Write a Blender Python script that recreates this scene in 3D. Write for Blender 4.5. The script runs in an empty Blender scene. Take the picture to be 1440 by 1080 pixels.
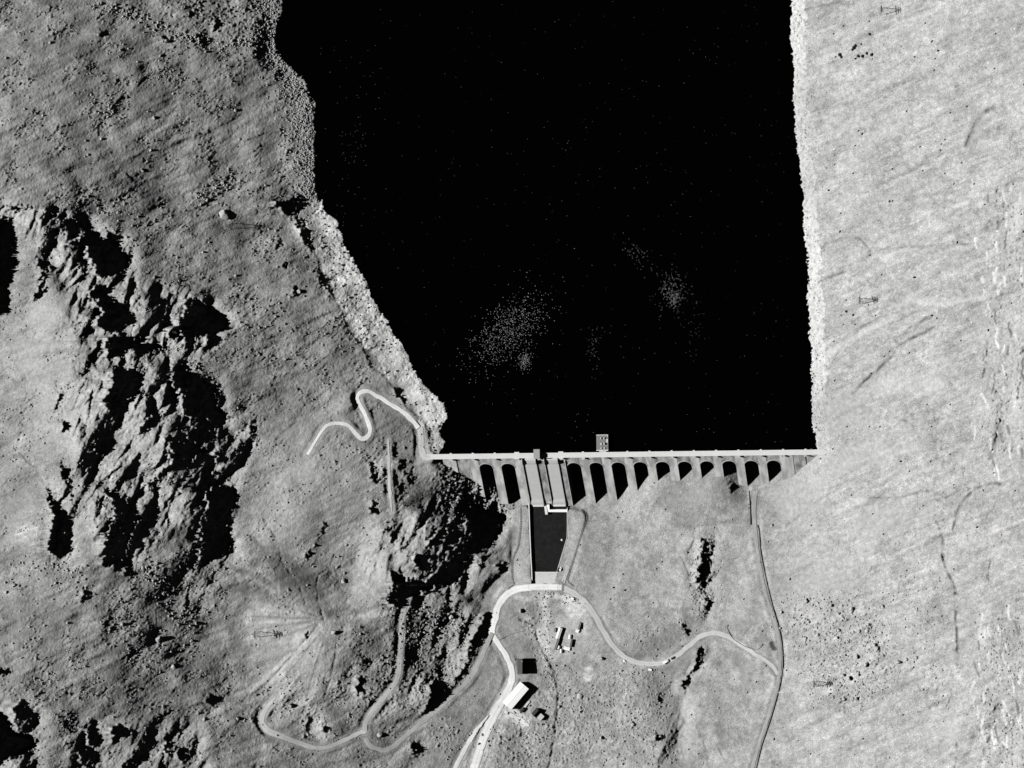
import bpy, bmesh, math, random
import numpy as np
from mathutils import Vector, Matrix, noise as mnoise

S = bpy.context.scene
COL = S.collection
rnd = random.Random(7)
SC = 0.64                       # metres per map unit (one map unit = one survey pixel)
EL = math.radians(41.0)         # sun height
AZ = math.radians(1.0)          # shadows run to +X
TANEL = math.tan(EL)

# ------------------------------------------------------------------ camera
H = 5000.0
CAM = np.array([0.155 * H, -0.03 * H, H])
FW = -CAM / np.linalg.norm(CAM)
RT = np.cross(FW, np.array([0., 1., 0.])); RT /= np.linalg.norm(RT)
UP = np.cross(RT, FW)
DIST = float(np.linalg.norm(CAM))
LENS = 36.0 * DIST / (1440 * SC)

def W(u, v, z):
    """map coordinates (u right, v down) at height z -> world"""
    u = np.asarray(u, float); v = np.asarray(v, float); z = np.asarray(z, float)
    k = 36.0 / LENS / 1440.0
    a = (u - 720.0) * k; b = (540.0 - v) * k
    dx = FW[0] + RT[0] * a + UP[0] * b
    dy = FW[1] + RT[1] * a + UP[1] * b
    dz = FW[2] + RT[2] * a + UP[2] * b
    t = (z - CAM[2]) / dz
    return CAM[0] + dx * t, CAM[1] + dy * t, CAM[2] + dz * t

def P(u, v, z):
    return Vector([float(c) for c in W(u, v, z)])

cd = bpy.data.cameras.new('camera'); co = bpy.data.objects.new('camera', cd); COL.objects.link(co)
co.matrix_world = Matrix(((RT[0], UP[0], -FW[0], CAM[0]), (RT[1], UP[1], -FW[1], CAM[1]),
                          (RT[2], UP[2], -FW[2], CAM[2]), (0, 0, 0, 1)))
cd.sensor_width = 36; cd.lens = LENS; cd.clip_start = 100; cd.clip_end = 60000
S.camera = co

# ------------------------------------------------------------------ light
sd = bpy.data.lights.new('sun', 'SUN'); so = bpy.data.objects.new('sun', sd); COL.objects.link(so)
sd.energy = 5.0; sd.angle = math.radians(0.5); sd.color = (1, 0.995, 0.985)
LD = Vector((math.cos(EL) * math.cos(AZ), math.cos(EL) * math.sin(AZ), -math.sin(EL)))
so.rotation_euler = LD.to_track_quat('-Z', 'Y').to_euler(); so.location = (-2000, 0, 2000)
w = bpy.data.worlds.new('World'); S.world = w; w.use_nodes = True
nt = w.node_tree; nt.nodes.clear()
sky = nt.nodes.new('ShaderNodeTexSky'); sky.sky_type = 'NISHITA'; sky.sun_disc = False
sky.altitude = 3000; sky.air_density = .18; sky.dust_density = .2; sky.sun_elevation = EL; sky.sun_rotation = math.radians(-90 + 1)
# black-and-white film behind a deep-yellow filter: the blue of the sky is held back
bw = nt.nodes.new('ShaderNodeSeparateColor'); bg = nt.nodes.new('ShaderNodeBackground'); wo = nt.nodes.new('ShaderNodeOutputWorld')
nt.links.new(sky.outputs[0], bw.inputs[0]); nt.links.new(bw.outputs[0], bg.inputs[0]); nt.links.new(bg.outputs[0], wo.inputs[0])
bg.inputs[1].default_value = 0.05
S.view_settings.view_transform = 'Standard'; S.view_settings.look = 'None'; S.view_settings.gamma = 1
S.view_settings.exposure = EXPOSURE if 'EXPOSURE' in globals() else 0.0
S.cycles.max_bounces = 3; S.cycles.diffuse_bounces = 0; S.cycles.glossy_bounces = 2

# ------------------------------------------------------------------ materials
def mat(name, a, rough=0.9, nscale=0.0, namp=0.0, spec=0.0, bump=0.0, attr=False, stain=None, metal=0.0):
    m = bpy.data.materials.new(name); m.use_nodes = True
    t = m.node_tree; bs = t.nodes['Principled BSDF']
    bs.inputs['Roughness'].default_value = rough
    bs.inputs['Specular IOR Level'].default_value = spec
    bs.inputs['Metallic'].default_value = metal
    def new(k): return t.nodes.new(k)
    def link(x, y): t.links.new(x, y)
    def math_(op, x, y=None):
        n = new('ShaderNodeMath'); n.operation = op
        for i, q in enumerate((x, y)):
            if q is None: continue
            if isinstance(q, (int, float)): n.inputs[i].default_value = q
            else: link(q, n.inputs[i])
        return n.outputs[0]
    if attr:
        at = new('ShaderNodeAttribute'); at.attribute_name = 'albedo'; val = at.outputs['Fac']
    else:
        v = new('ShaderNodeValue'); v.outputs[0].default_value = a; val = v.outputs[0]
    geo = new('ShaderNodeNewGeometry')
    if namp:
        for sc_, k in ((nscale, 1.0), (nscale * 0.23, 0.8)):
            n = new('ShaderNodeTexNoise'); n.inputs['Scale'].default_value = sc_; n.inputs['Detail'].default_value = 3
            link(geo.outputs['Position'], n.inputs['Vector'])
            f = math_('ADD', math_('MULTIPLY', math_('SUBTRACT', n.outputs[0], 0.5), 2 * namp * k), 1.0)
            val = math_('MULTIPLY', val, f)
    if stain:                       # streaks running down the concrete: (scale along, amount)
        mp = new('ShaderNodeMapping'); mp.inputs['Scale'].default_value = stain[0]
        link(geo.outputs['Position'], mp.inputs['Vector'])
        n = new('ShaderNodeTexNoise'); n.inputs['Scale'].default_value = 1; n.inputs['Detail'].default_value = 4
        link(mp.outputs[0], n.inputs['Vector'])
        r = new('ShaderNodeMapRange'); r.inputs[1].default_value = 0.36; r.inputs[2].default_value = 0.6
        r.inputs[3].default_value = 1 - stain[1]; r.inputs[4].default_value = 1.0
        link(n.outputs[0], r.inputs[0]); val = math_('MULTIPLY', val, r.outputs[0])
    cb = new('ShaderNodeCombineColor')
    for i in range(3): link(val, cb.inputs[i])
    link(cb.outputs[0], bs.inputs['Base Color'])
    if bump:
        n = new('ShaderNodeTexNoise'); n.inputs['Scale'].default_value = bump[0]; n.inputs['Detail'].default_value = 2
        link(geo.outputs['Position'], n.inputs['Vector'])
        b = new('ShaderNodeBump'); b.inputs['Strength'].default_value = 1; b.inputs['Distance'].default_value = bump[1]
        link(n.outputs[0], b.inputs['Height']); link(b.outputs[0], bs.inputs['Normal'])
    return m

M = dict(
    ground=mat('ground_turf', .3, attr=True, nscale=1.15, namp=.50, bump=(0.9, .35)),
    concrete=mat('weathered_concrete', .80, nscale=.9, namp=.16, stain=((.16, .05, .05), .45)),
    chute=mat('spillway_concrete', .72, nscale=1.2, namp=.10, stain=((.03, .4, .4), .04)),
    stained=mat('stained_concrete', .56, nscale=.7, namp=.25, stain=((.25, .09, .09), .6)),
    pale=mat('pale_concrete', .74, nscale=.8, namp=.10),
    rim=mat('pale_arch_rim', .58, nscale=.6, namp=.25),
    deck=mat('crest_roadway', .68, nscale=.5, namp=.12),
    road=mat('road_gravel', .58, attr=True, nscale=.5, namp=.14),
    road2=mat('road_tarmac', .44, attr=True, nscale=.5, namp=.14),
    track=mat('track_gravel', .38, attr=True, nscale=.4, namp=.2),
    paletrack=mat('pale_track', .62, attr=True, nscale=.5, namp=.14),
    rock=mat('boulder_rock', .50, nscale=1.2, namp=.25, bump=(1.5, .2)),
    palerock=mat('shore_rock', .48, nscale=1.2, namp=.22, bump=(1.5, .2)),
    white=mat('white_roof', .93, nscale=.3, namp=.03),
    wall=mat('rendered_wall', .6, nscale=.6, namp=.1),
    slate=mat('slate_roof', .075, nscale=1.0, namp=.2),
    grey=mat('grey_roofing', .36, nscale=.8, namp=.1),
    dark=mat('dark_roofing', .05, nscale=.8, namp=.2),
    timber=mat('dark_timber', .08, nscale=.8, namp=.2),
    glass=mat('window_glass', .01, rough=.1, spec=.5),
    steel=mat('galvanised_steel', .42, rough=.5, nscale=.8, namp=.15),
    stone=mat('drystone', .27, nscale=1.3, namp=.4, bump=(2, .3)),
    paint=mat('white_paint', .85, rough=.4, spec=.3),
    carpaint=mat('dark_car_paint', .03, rough=.3, spec=.5),
    rubber=mat('tyre_rubber', .02),
    leaf=mat('shrub_leaves', .05, nscale=.9, namp=.3),
    lake_fleck=mat('lake_fleck', .30, nscale=.8, namp=.4),
)
ROADA = dict(road=.78, road2=.52, track=.40, paletrack=.74)
mw = bpy.data.materials.new('lake_water'); mw.use_nodes = True
_b = mw.node_tree.nodes['Principled BSDF']; _b.inputs['Base Color'].default_value = (.0006, .0006, .0006, 1)
_b.inputs['Roughness'].default_value = .12; _b.inputs['IOR'].default_value = 1.33; _b.inputs['Specular IOR Level'].default_value = .04
M['water'] = mw
M['pool'] = mat('pool_water', .016, rough=.25, spec=.25, nscale=1.2, namp=.7)

# ------------------------------------------------------------------ object helpers
def tag(o, label=None, cat=None, group=None, kind=None):
    if label: o['label'] = label
    if cat: o['category'] = cat
    if group: o['group'] = group
    if kind: o['kind'] = kind
    return o

def empty(name, loc, rz=0.0, label=None, cat=None, group=None):
    o = bpy.data.objects.new(name, None); COL.objects.link(o)
    o.location = loc; o.rotation_euler = (0, 0, rz); o.empty_display_size = 2
    return tag(o, label, cat, group)

class MB:
    """collects shapes for one mesh"""
    def __init__(s): s.v = []; s.f = []
    def add(s, vs, fs):
        o = len(s.v); s.v += [tuple(map(float, p)) for p in vs]; s.f += [tuple(i + o for i in f) for f in fs]; return s
    def hexa(s, b, t):              # bottom quad, top quad (counter-clockwise from above)
        return s.add(list(b) + list(t), [(3, 2, 1, 0), (4, 5, 6, 7), (0, 1, 5, 4), (1, 2, 6, 5), (2, 3, 7, 6), (3, 0, 4, 7)])
    def box(s, c, d, rz=0.0):
        cx, cy, cz = c; dx, dy, dz = d[0] / 2, d[1] / 2, d[2] / 2; cs, sn = math.cos(rz), math.sin(rz)
        q = [(-dx, -dy), (dx, -dy), (dx, dy), (-dx, dy)]
        q = [(cx + x * cs - y * sn, cy + x * sn + y * cs) for x, y in q]
        return s.hexa([(x, y, cz - dz) for x, y in q], [(x, y, cz + dz) for x, y in q])
    def prism(s, poly, ext):        # poly: list of 3D points, ext: extrusion vector
        n = len(poly); e = Vector(ext)
        return s.add([Vector(p) for p in poly] + [Vector(p) + e for p in poly],
                     [tuple(range(n))[::-1], tuple(range(n, 2 * n))] + [(i, (i + 1) % n, n + (i + 1) % n, n + i) for i in range(n)])
    def bar(s, a, b, w):
        a = Vector(a); b = Vector(b); d = (b - a).normalized()
        x = d.cross(Vector((0, 0, 1)));
        if x.length < 1e-3: x = Vector((1, 0, 0))
        x.normalize(); y = d.cross(x); x *= w / 2; y *= w / 2
        q = [-x - y, x - y, x + y, -x + y]
        return s.hexa([a + k for k in q], [b + k for k in q])
    def tube(s, a, b, r, n=10, r2=None):
        a = Vector(a); b = Vector(b); d = (b - a).normalized(); r2 = r if r2 is None else r2
        x = d.cross(Vector((0, 0, 1)))
        if x.length < 1e-3: x = Vector((1, 0, 0))
        x.normalize(); y = d.cross(x)
        vs = []
        for p, q in ((a, r), (b, r2)):
            vs += [p + (x * math.cos(2 * math.pi * i / n) + y * math.sin(2 * math.pi * i / n)) * q for i in range(n)]
        return s.add(vs, [(i, (i + 1) % n, n + (i + 1) % n, n + i) for i in range(n)] + [tuple(range(n))[::-1], tuple(range(n, 2 * n))])
    def build(s, name, m, parent=None, smooth=False, fix=True):
        me = bpy.data.meshes.new(name); me.from_pydata(s.v, [], s.f)
        if fix:
            bm = bmesh.new(); bm.from_mesh(me); bmesh.ops.recalc_face_normals(bm, faces=bm.faces[:]); bm.to_mesh(me); bm.free()
        if smooth: me.polygons.foreach_set('use_smooth', [True] * len(me.polygons))
        me.materials.append(m if not isinstance(m, str) else M[m])
        o = bpy.data.objects.new(name, me); COL.objects.link(o)
        if parent: o.parent = parent
        return o

def copy_tree(o, parent=None):
    c = o.copy(); COL.objects.link(c)
    if parent: c.parent = parent
    for ch in o.children: copy_tree(ch, c)
    return c
# ------------------------------------------------------------------ terrain fields on a grid of map units
G = 1.25
U1 = np.arange(-40, 1480 + .1, G); V1 = np.arange(-40, 1120 + .1, G)
NU, NV = len(U1), len(V1)
UU, VV = np.meshgrid(U1, V1)
def win(x0, y0, x1, y1):
    i0 = max(0, int((x0 + 40) / G)); i1 = min(NU, int((x1 + 40) / G) + 2)
    j0 = max(0, int((y0 + 40) / G)); j1 = min(NV, int((y1 + 40) / G) + 2)
    return (slice(j0, max(j1, j0)), slice(i0, max(i1, i0)))
def smooth01(t): t = np.clip(t, 0, 1); return t * t * (3 - 2 * t)
def inpoly(poly, X, Y):
    m = np.zeros(X.shape, bool); n = len(poly)
    for i in range(n):
        x0, y0 = poly[i]; x1, y1 = poly[(i + 1) % n]
        if y0 == y1: continue
        c = ((y0 > Y) != (y1 > Y)) & (X < (x1 - x0) * (Y - y0) / (y1 - y0) + x0)
        m ^= c
    return m
def polymask(poly, pad=0):
    xs = [p[0] for p in poly]; ys = [p[1] for p in poly]
    s = win(min(xs) - pad, min(ys) - pad, max(xs) + pad, max(ys) + pad)
    return s, inpoly(poly, UU[s], VV[s])
def blur(a, r):
    """gaussian-ish blur (radius in grid cells) by three box passes"""
    r = max(1, int(r))
    for ax in (0, 1):
        for _ in range(3):
            p = np.concatenate([np.repeat(np.take(a, [0], ax), r + 1, ax), a, np.repeat(np.take(a, [-1], ax), r, ax)], ax)
            c = np.cumsum(p, ax); n = a.shape[ax]
            a = (np.take(c, range(2 * r + 1, 2 * r + 1 + n), ax) - np.take(c, range(0, n), ax)) / (2 * r + 1)
    return a
def grf(seed, lo, hi, ang=None, stretch=1.0, beta=1.0):
    """random field with wavelengths lo..hi map units"""
    r = np.random.default_rng(seed); f = np.fft.rfft2(r.standard_normal((NV, NU)))
    ky = np.fft.fftfreq(NV, G)[:, None]; kx = np.fft.rfftfreq(NU, G)[None, :]
    if ang is not None:
        c, s_ = math.cos(ang), math.sin(ang)
        k = np.hypot((kx * c + ky * s_) * stretch, -kx * s_ + ky * c)
    else: k = np.hypot(kx, ky)
    k = np.maximum(k, 1e-6)
    f *= k ** -beta * np.exp(-(k * lo) ** 2 * .5) * (1 - np.exp(-(k * hi) ** 2))
    o = np.fft.irfft2(f, s=(NV, NU)); return o / o.std()
def resample(pts, step=3.0):
    """Catmull-Rom through pts"""
    pts = [np.array(p, float) for p in pts]
    if len(pts) == 2: pts = [pts[0], (pts[0] + pts[1]) / 2, pts[1]]
    q = [2 * pts[0] - pts[1]] + pts + [2 * pts[-1] - pts[-2]]; out = []
    for i in range(1, len(q) - 2):
        a, b, c, d = q[i - 1:i + 3]; n = max(1, int(np.linalg.norm(c - b) / step))
        for t in np.arange(n) / n:
            out.append(.5 * ((2 * b) + (-a + c) * t + (2 * a - 5 * b + 4 * c - d) * t * t + (-a + 3 * b - 3 * c + d) * t ** 3))
    out.append(pts[-1]); return np.array(out)
def linedist(pts, pad, vals=None, base=None):
    """distance of each grid cell to a polyline (within pad) and the value carried along it"""
    D = np.full(UU.shape, 1e3, np.float32); Vv = None if vals is None else np.zeros(UU.shape, np.float32)
    SG = np.zeros(UU.shape, np.float32)
    for i in range(len(pts) - 1):
        (x0, y0), (x1, y1) = pts[i], pts[i + 1]
        s = win(min(x0, x1) - pad, min(y0, y1) - pad, max(x0, x1) + pad, max(y0, y1) + pad)
        X = UU[s] - x0; Y = VV[s] - y0; dx, dy = x1 - x0, y1 - y0; L2 = dx * dx + dy * dy + 1e-9
        t = np.clip((X * dx + Y * dy) / L2, 0, 1); d = np.hypot(X - t * dx, Y - t * dy)
        m = d < D[s]; D[s] = np.where(m, d, D[s]); SG[s] = np.where(m, np.sign(X * dy - Y * dx), SG[s])
        if vals is not None: Vv[s] = np.where(m, vals[i] * (1 - t) + vals[i + 1] * t, Vv[s])
    return D, Vv, SG

LAKE_Z = 46.0
LAKE = [(395, -200), (395, 0), (390, 30), (386, 55), (390, 75), (410, 95), (430, 115), (440, 140), (442, 170), (441, 200), (443, 230), (443, 262),
        (446, 280), (455, 292), (465, 305), (475, 325), (485, 345), (500, 370), (515, 400), (530, 425), (545, 452), (560, 480), (575, 500),
        (585, 520), (595, 540), (608, 558), (620, 570), (624, 585), (620, 600), (614, 608), (625, 622), (620, 632), (612, 640),
        (1148, 633), (1146, 625), (1147, 612), (1143, 600), (1143, 580), (1141, 560), (1142, 540), (1140, 520), (1141, 495), (1138, 470), (1139, 440),
        (1136, 400), (1135, 370), (1132, 330), (1130, 300), (1128, 270), (1124, 240), (1120, 210), (1119, 170), (1115, 140), (1117, 100), (1113, 60),
        (1112, 0), (1112, -200)]

# dam frame: along the crest E, downstream N
CREST = 50.0
A0 = P(599.8, 642.5, CREST); A1 = P(1158, 635.6, CREST)
E = (A1 - A0); E.z = 0; DAML = E.length; E.normalize(); N = Vector((E.y, -E.x, 0))
if N.y > 0: N = -N
FS, FD0, FZ = 0.82, 2.6, 46.5          # downstream face: run per metre of fall, start distance, start height
def dp(a, d, z): return Vector((A0.x + E.x * a + N.x * d, A0.y + E.y * a + N.y * d, z))
def dam_a(u, v, z): return (P(u, v, z) - A0).dot(E)
def face_z(u, v):
    g = lambda z: (P(u, v, z) - A0).dot(N) - FD0 - (FZ - z) * FS
    g0, g1 = g(0), g(1); return -g0 / (g1 - g0)
TOES = [(644, 652), (660, 664), (678, 680), (700, 699), (713, 707), (732, 712), (808, 709), (838, 707), (868, 703.5), (896.5, 690), (926, 676),
        (956.5, 676.5), (987, 672), (1019, 671), (1051, 685), (1081, 678.5), (1110, 673), (1127, 660), (1143, 648)]
ctrl = [(0, 0, 118), (200, 0, 84), (395, 0, 47), (0, 150, 132), (220, 150, 92), (440, 150, 47), (0, 300, 140), (220, 300, 92), (443, 280, 47), (0, 450, 118), (110, 450, 134), (130, 540, 136), (130, 640, 133), (120, 740, 122), (60, 600, 122),
        (250, 450, 104), (400, 450, 76), (530, 425, 46), (0, 600, 112), (205, 600, 126), (262, 600, 116), (190, 690, 114), (250, 700, 102), (215, 530, 120), (335, 600, 86), (440, 620, 70), (520, 600, 60), (590, 550, 47),
        (610, 640, 50.5), (560, 640, 54), (0, 750, 108), (200, 760, 106), (330, 720, 69), (430, 720, 66), (380, 800, 59), (360, 960, 42), (0, 900, 118), (200, 900, 84), (300, 880, 56),
        (400, 900, 50), (0, 1080, 118), (150, 1080, 84), (300, 1080, 50), (400, 1030, 34), (450, 870, 49), (500, 900, 44), (500, 1000, 24), (520, 700, 57),
        (500, 760, 44), (500, 830, 34), (545, 800, 44), (600, 735, 45), (635, 722, 41), (560, 730, 47), (615, 775, 37), (570, 870, 28), (612, 690, 36), (640, 690, 27), (662, 700, 13), (650, 820, 12), (600, 930, 14), (610, 1060, 2), (700, 1060, -6), (725, 780, 1.5),
        (735, 740, .5), (730, 825, 1.0), (800, 825, 1.5), (805, 760, 1.0), (770, 900, -3), (700, 930, -1), (770, 1080, -12), (860, 1000, -3), (900, 1080, 3),
        (880, 900, 5), (900, 800, 6), (960, 760, 14), (1000, 830, 16), (1000, 950, 11), (1000, 1070, 10), (1050, 740, 23), (1065, 820, 24), (1090, 930, 26), (1070, 1070, 22),
        (1160, 640, 51), (1160, 760, 50), (1170, 900, 50), (1170, 1080, 48), (1440, 640, 140), (1440, 900, 136), (1440, 1080, 130), (1300, 760, 96),
        (1440, 0, 152), (1440, 300, 146), (1132, 300, 46), (1113, 0, 46), (1143, 580, 46), (1300, 150, 104), (1300, 450, 100)]
for u, v in TOES:
    z = face_z(u, v); ctrl.append((u, v, z))
for u, v in TOES[1::2]:
    ctrl.append((u, 652, face_z(u, v) + 1))
def tps(ctrl, X, Y, lam=8.0):
    c = np.array(ctrl); n = len(c)
    def ker(r2): return .5 * r2 * np.log(r2 + 1e-9)
    d = (c[:, None, 0] - c[None, :, 0]) ** 2 + (c[:, None, 1] - c[None, :, 1]) ** 2
    A = np.zeros((n + 3, n + 3)); A[:n, :n] = ker(d) + np.eye(n) * lam
    A[:n, n] = 1; A[:n, n + 1:] = c[:, :2]; A[n, :n] = 1; A[n + 1:, :n] = c[:, :2].T
    b = np.zeros(n + 3); b[:n] = c[:, 2]; s = np.linalg.solve(A, b)
    o = np.zeros(X.shape)
    for i in range(n): o += s[i] * ker((X - c[i, 0]) ** 2 + (Y - c[i, 1]) ** 2)
    return o + s[n] + s[n + 1] * X + s[n + 2] * Y
CS = 4
Zc = tps(ctrl, UU[::CS, ::CS], VV[::CS, ::CS])
def upsample(c):
    jy = np.arange(NV) / CS; jx = np.arange(NU) / CS
    y0 = np.minimum(jy.astype(int), c.shape[0] - 2); x0 = np.minimum(jx.astype(int), c.shape[1] - 2)
    fy = (jy - y0)[:, None]; fx = (jx - x0)[None, :]
    a = c[y0][:, x0]; b = c[y0][:, x0 + 1]; d = c[y0 + 1][:, x0]; e = c[y0 + 1][:, x0 + 1]
    return (a * (1 - fx) + b * fx) * (1 - fy) + (d * (1 - fx) + e * fx) * fy
Z = upsample(Zc)

# region masks ------------------------------------------------------------------
LEFT = smooth01((560 + np.interp(VV, [0, 260, 640, 700, 860, 1080], [-100, -60, 60, 150, 120, 60]) - UU) / 60)   # rough western hillside
LEFT *= 1 - .55 * np.exp(-(((UU - 430) / 95) ** 2 + ((VV - 690) / 150) ** 2) ** 2)                                    # smoother grassy bowl
LEFT *= 1 - .5 * np.exp(-(((UU - 420) / 80) ** 2 + ((VV - 900) / 60) ** 2) ** 2)
RIGHT = smooth01((UU - 1085) / 60)
def softmask(poly, r):
    m = np.zeros(UU.shape); s, k = polymask(poly); m[s] = k; return np.clip(blur(m, r), 0, 1)
CRAG = np.zeros(UU.shape)
for poly, a in (
    ([(-60, 270), (60, 290), (130, 310), (185, 350), (190, 400), (260, 405), (330, 450), (300, 495), (240, 500), (310, 545), (325, 600), (360, 600), (330, 690), (330, 780), (270, 800),
      (250, 740), (200, 790), (140, 800), (120, 700), (95, 600), (125, 500), (100, 440), (80, 380), (40, 330), (-60, 320)], 1.0),
    ([(60, 670), (110, 690), (105, 780), (70, 785)], 1.0),
    ([(552, 745), (590, 705), (640, 690), (660, 670), (700, 700), (720, 740), (690, 790), (650, 830), (565, 865), (545, 830)], 1.0),
    ([(625, 645), (660, 650), (720, 705), (710, 730), (650, 720), (620, 680)], .4),
    ([(380, 0), (300, 50), (340, 70), (395, 60), (400, 30)], .16), ([(130, 10), (240, 70), (330, 75), (300, 40), (180, 5)], .16),
    ([(200, 790), (300, 790), (320, 860), (240, 860)], .4),
    ([(500, 745), (545, 735), (560, 760), (548, 850), (525, 840), (500, 800)], .28), ([(40, 440), (120, 430), (140, 520), (120, 700), (70, 640), (30, 540)], .14), ([(640, 850), (560, 860), (570, 940), (640, 930)], .3),
    ([(970, 745), (1003, 760), (1003, 860), (965, 930), (960, 975), (990, 920), (990, 860), (975, 830)], .75), ([(572, 945), (606, 942), (618, 985), (592, 1008), (576, 985)], .5), ([(484, 928), (506, 938), (506, 976), (490, 972)], .4), ([(420, 1004), (450, 998), (456, 1040), (428, 1046)], .4), ([(622, 850), (668, 848), (662, 884), (628, 888)], .55), ([(500, 915), (520, 918), (518, 940), (504, 938)], .4), ([(206, 880), (236, 886), (230, 912), (208, 906)], .3), ([(405, 975), (430, 980), (425, 1000), (405, 998)], .3),
    ([(-60, 960), (60, 1000), (60, 1090), (-60, 1090)], .8), ([(100, 1010), (280, 1010), (290, 1090), (100, 1090)], .45),
    ([(635, 850), (700, 860), (660, 940), (620, 960), (600, 900)], .45),
    ([(640, 870), (700, 790), (720, 800), (700, 850)], .4),
    ([(930, 960), (960, 940), (970, 1080), (920, 1080)], .3),
    ([(1395, 240), (1450, 230), (1450, 700), (1385, 700), (1370, 600), (1390, 400)], .16),
    ([(1370, 860), (1450, 850), (1450, 1090), (1390, 1090)], .14)):
    CRAG = np.maximum(CRAG, softmask(poly, 5) * a)

# crags first as faceted relief ---------------------------------------------------
warp = grf(11, 5, 60, beta=1.5)
c1 = grf(12, 5, 46, ang=math.radians(-58), stretch=2.4, beta=1.3)
c2 = grf(13, 3, 18, ang=math.radians(-62), stretch=2.0, beta=1.0)
def terrace(c, n):
    q = c * n; fl = np.floor(q); fr = q - fl
    return (fl + smooth01((fr - .72) / .28)) / n
rel = terrace(c1 + .25 * warp, 1.6) * 4.6 + terrace(c2, 1.2) * 1.3 + np.abs(c2) * -.9
# big slabs: each rises gently from the west and breaks off steeply on its east side
def slabs(seed, sp, strike, west, east, along, hj):
    r = np.random.default_rng(seed); o = np.full(UU.shape, -1e3); c, n = math.cos(strike), math.sin(strike)
    for gy in np.arange(-40, 1120, sp * 1.25):
        for gx in np.arange(-40, 1000, sp * .8):
            u = gx + r.uniform(-.45, .45) * sp; v = gy + r.uniform(-.5, .5) * sp; h = r.normal(0, hj); a = strike + r.normal(0, .22); ke = r.uniform(.6, 1.3); kw = r.uniform(.6, 1.4)
            ui, vi = int((u + 40) / G), int((v + 40) / G)
            if not (0 <= ui < NU and 0 <= vi < NV) or CRAG[vi, ui] < .03: continue
            s = win(u - 2.6 * sp, v - 2.6 * sp, u + 2.6 * sp, v + 2.6 * sp); X = (UU[s] - u) + jw1[s]; Y = (VV[s] - v) + jw2[s]
            c, n = math.cos(a), math.sin(a); q = X * n - Y * c; t = X * c + Y * n      # q across strike (to the east), t along it
            q, t = (q, t) if n > 0 else (-q, t)
            o[s] = np.maximum(o[s], h - np.where(q > 0, q * east * ke, -q * west * kw) * SC - np.abs(t) * along * SC)
    return np.where(o < -900, 0, o)
jw1 = grf(61, 7, 30) * .7; jw2 = grf(62, 7, 30) * .7
STR = math.radians(118)
sl = slabs(63, 40, STR, .34, 1.9, .30, 5.0) + slabs(64, 18, STR, .30, 1.7, .24, 2.6) * .85 + slabs(65, 8.5, STR, .25, 1.4, .22, 1.2) * .55
sl = np.clip(sl, -14, 14)
Z += CRAG * (sl * .88 + rel * .04)

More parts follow.
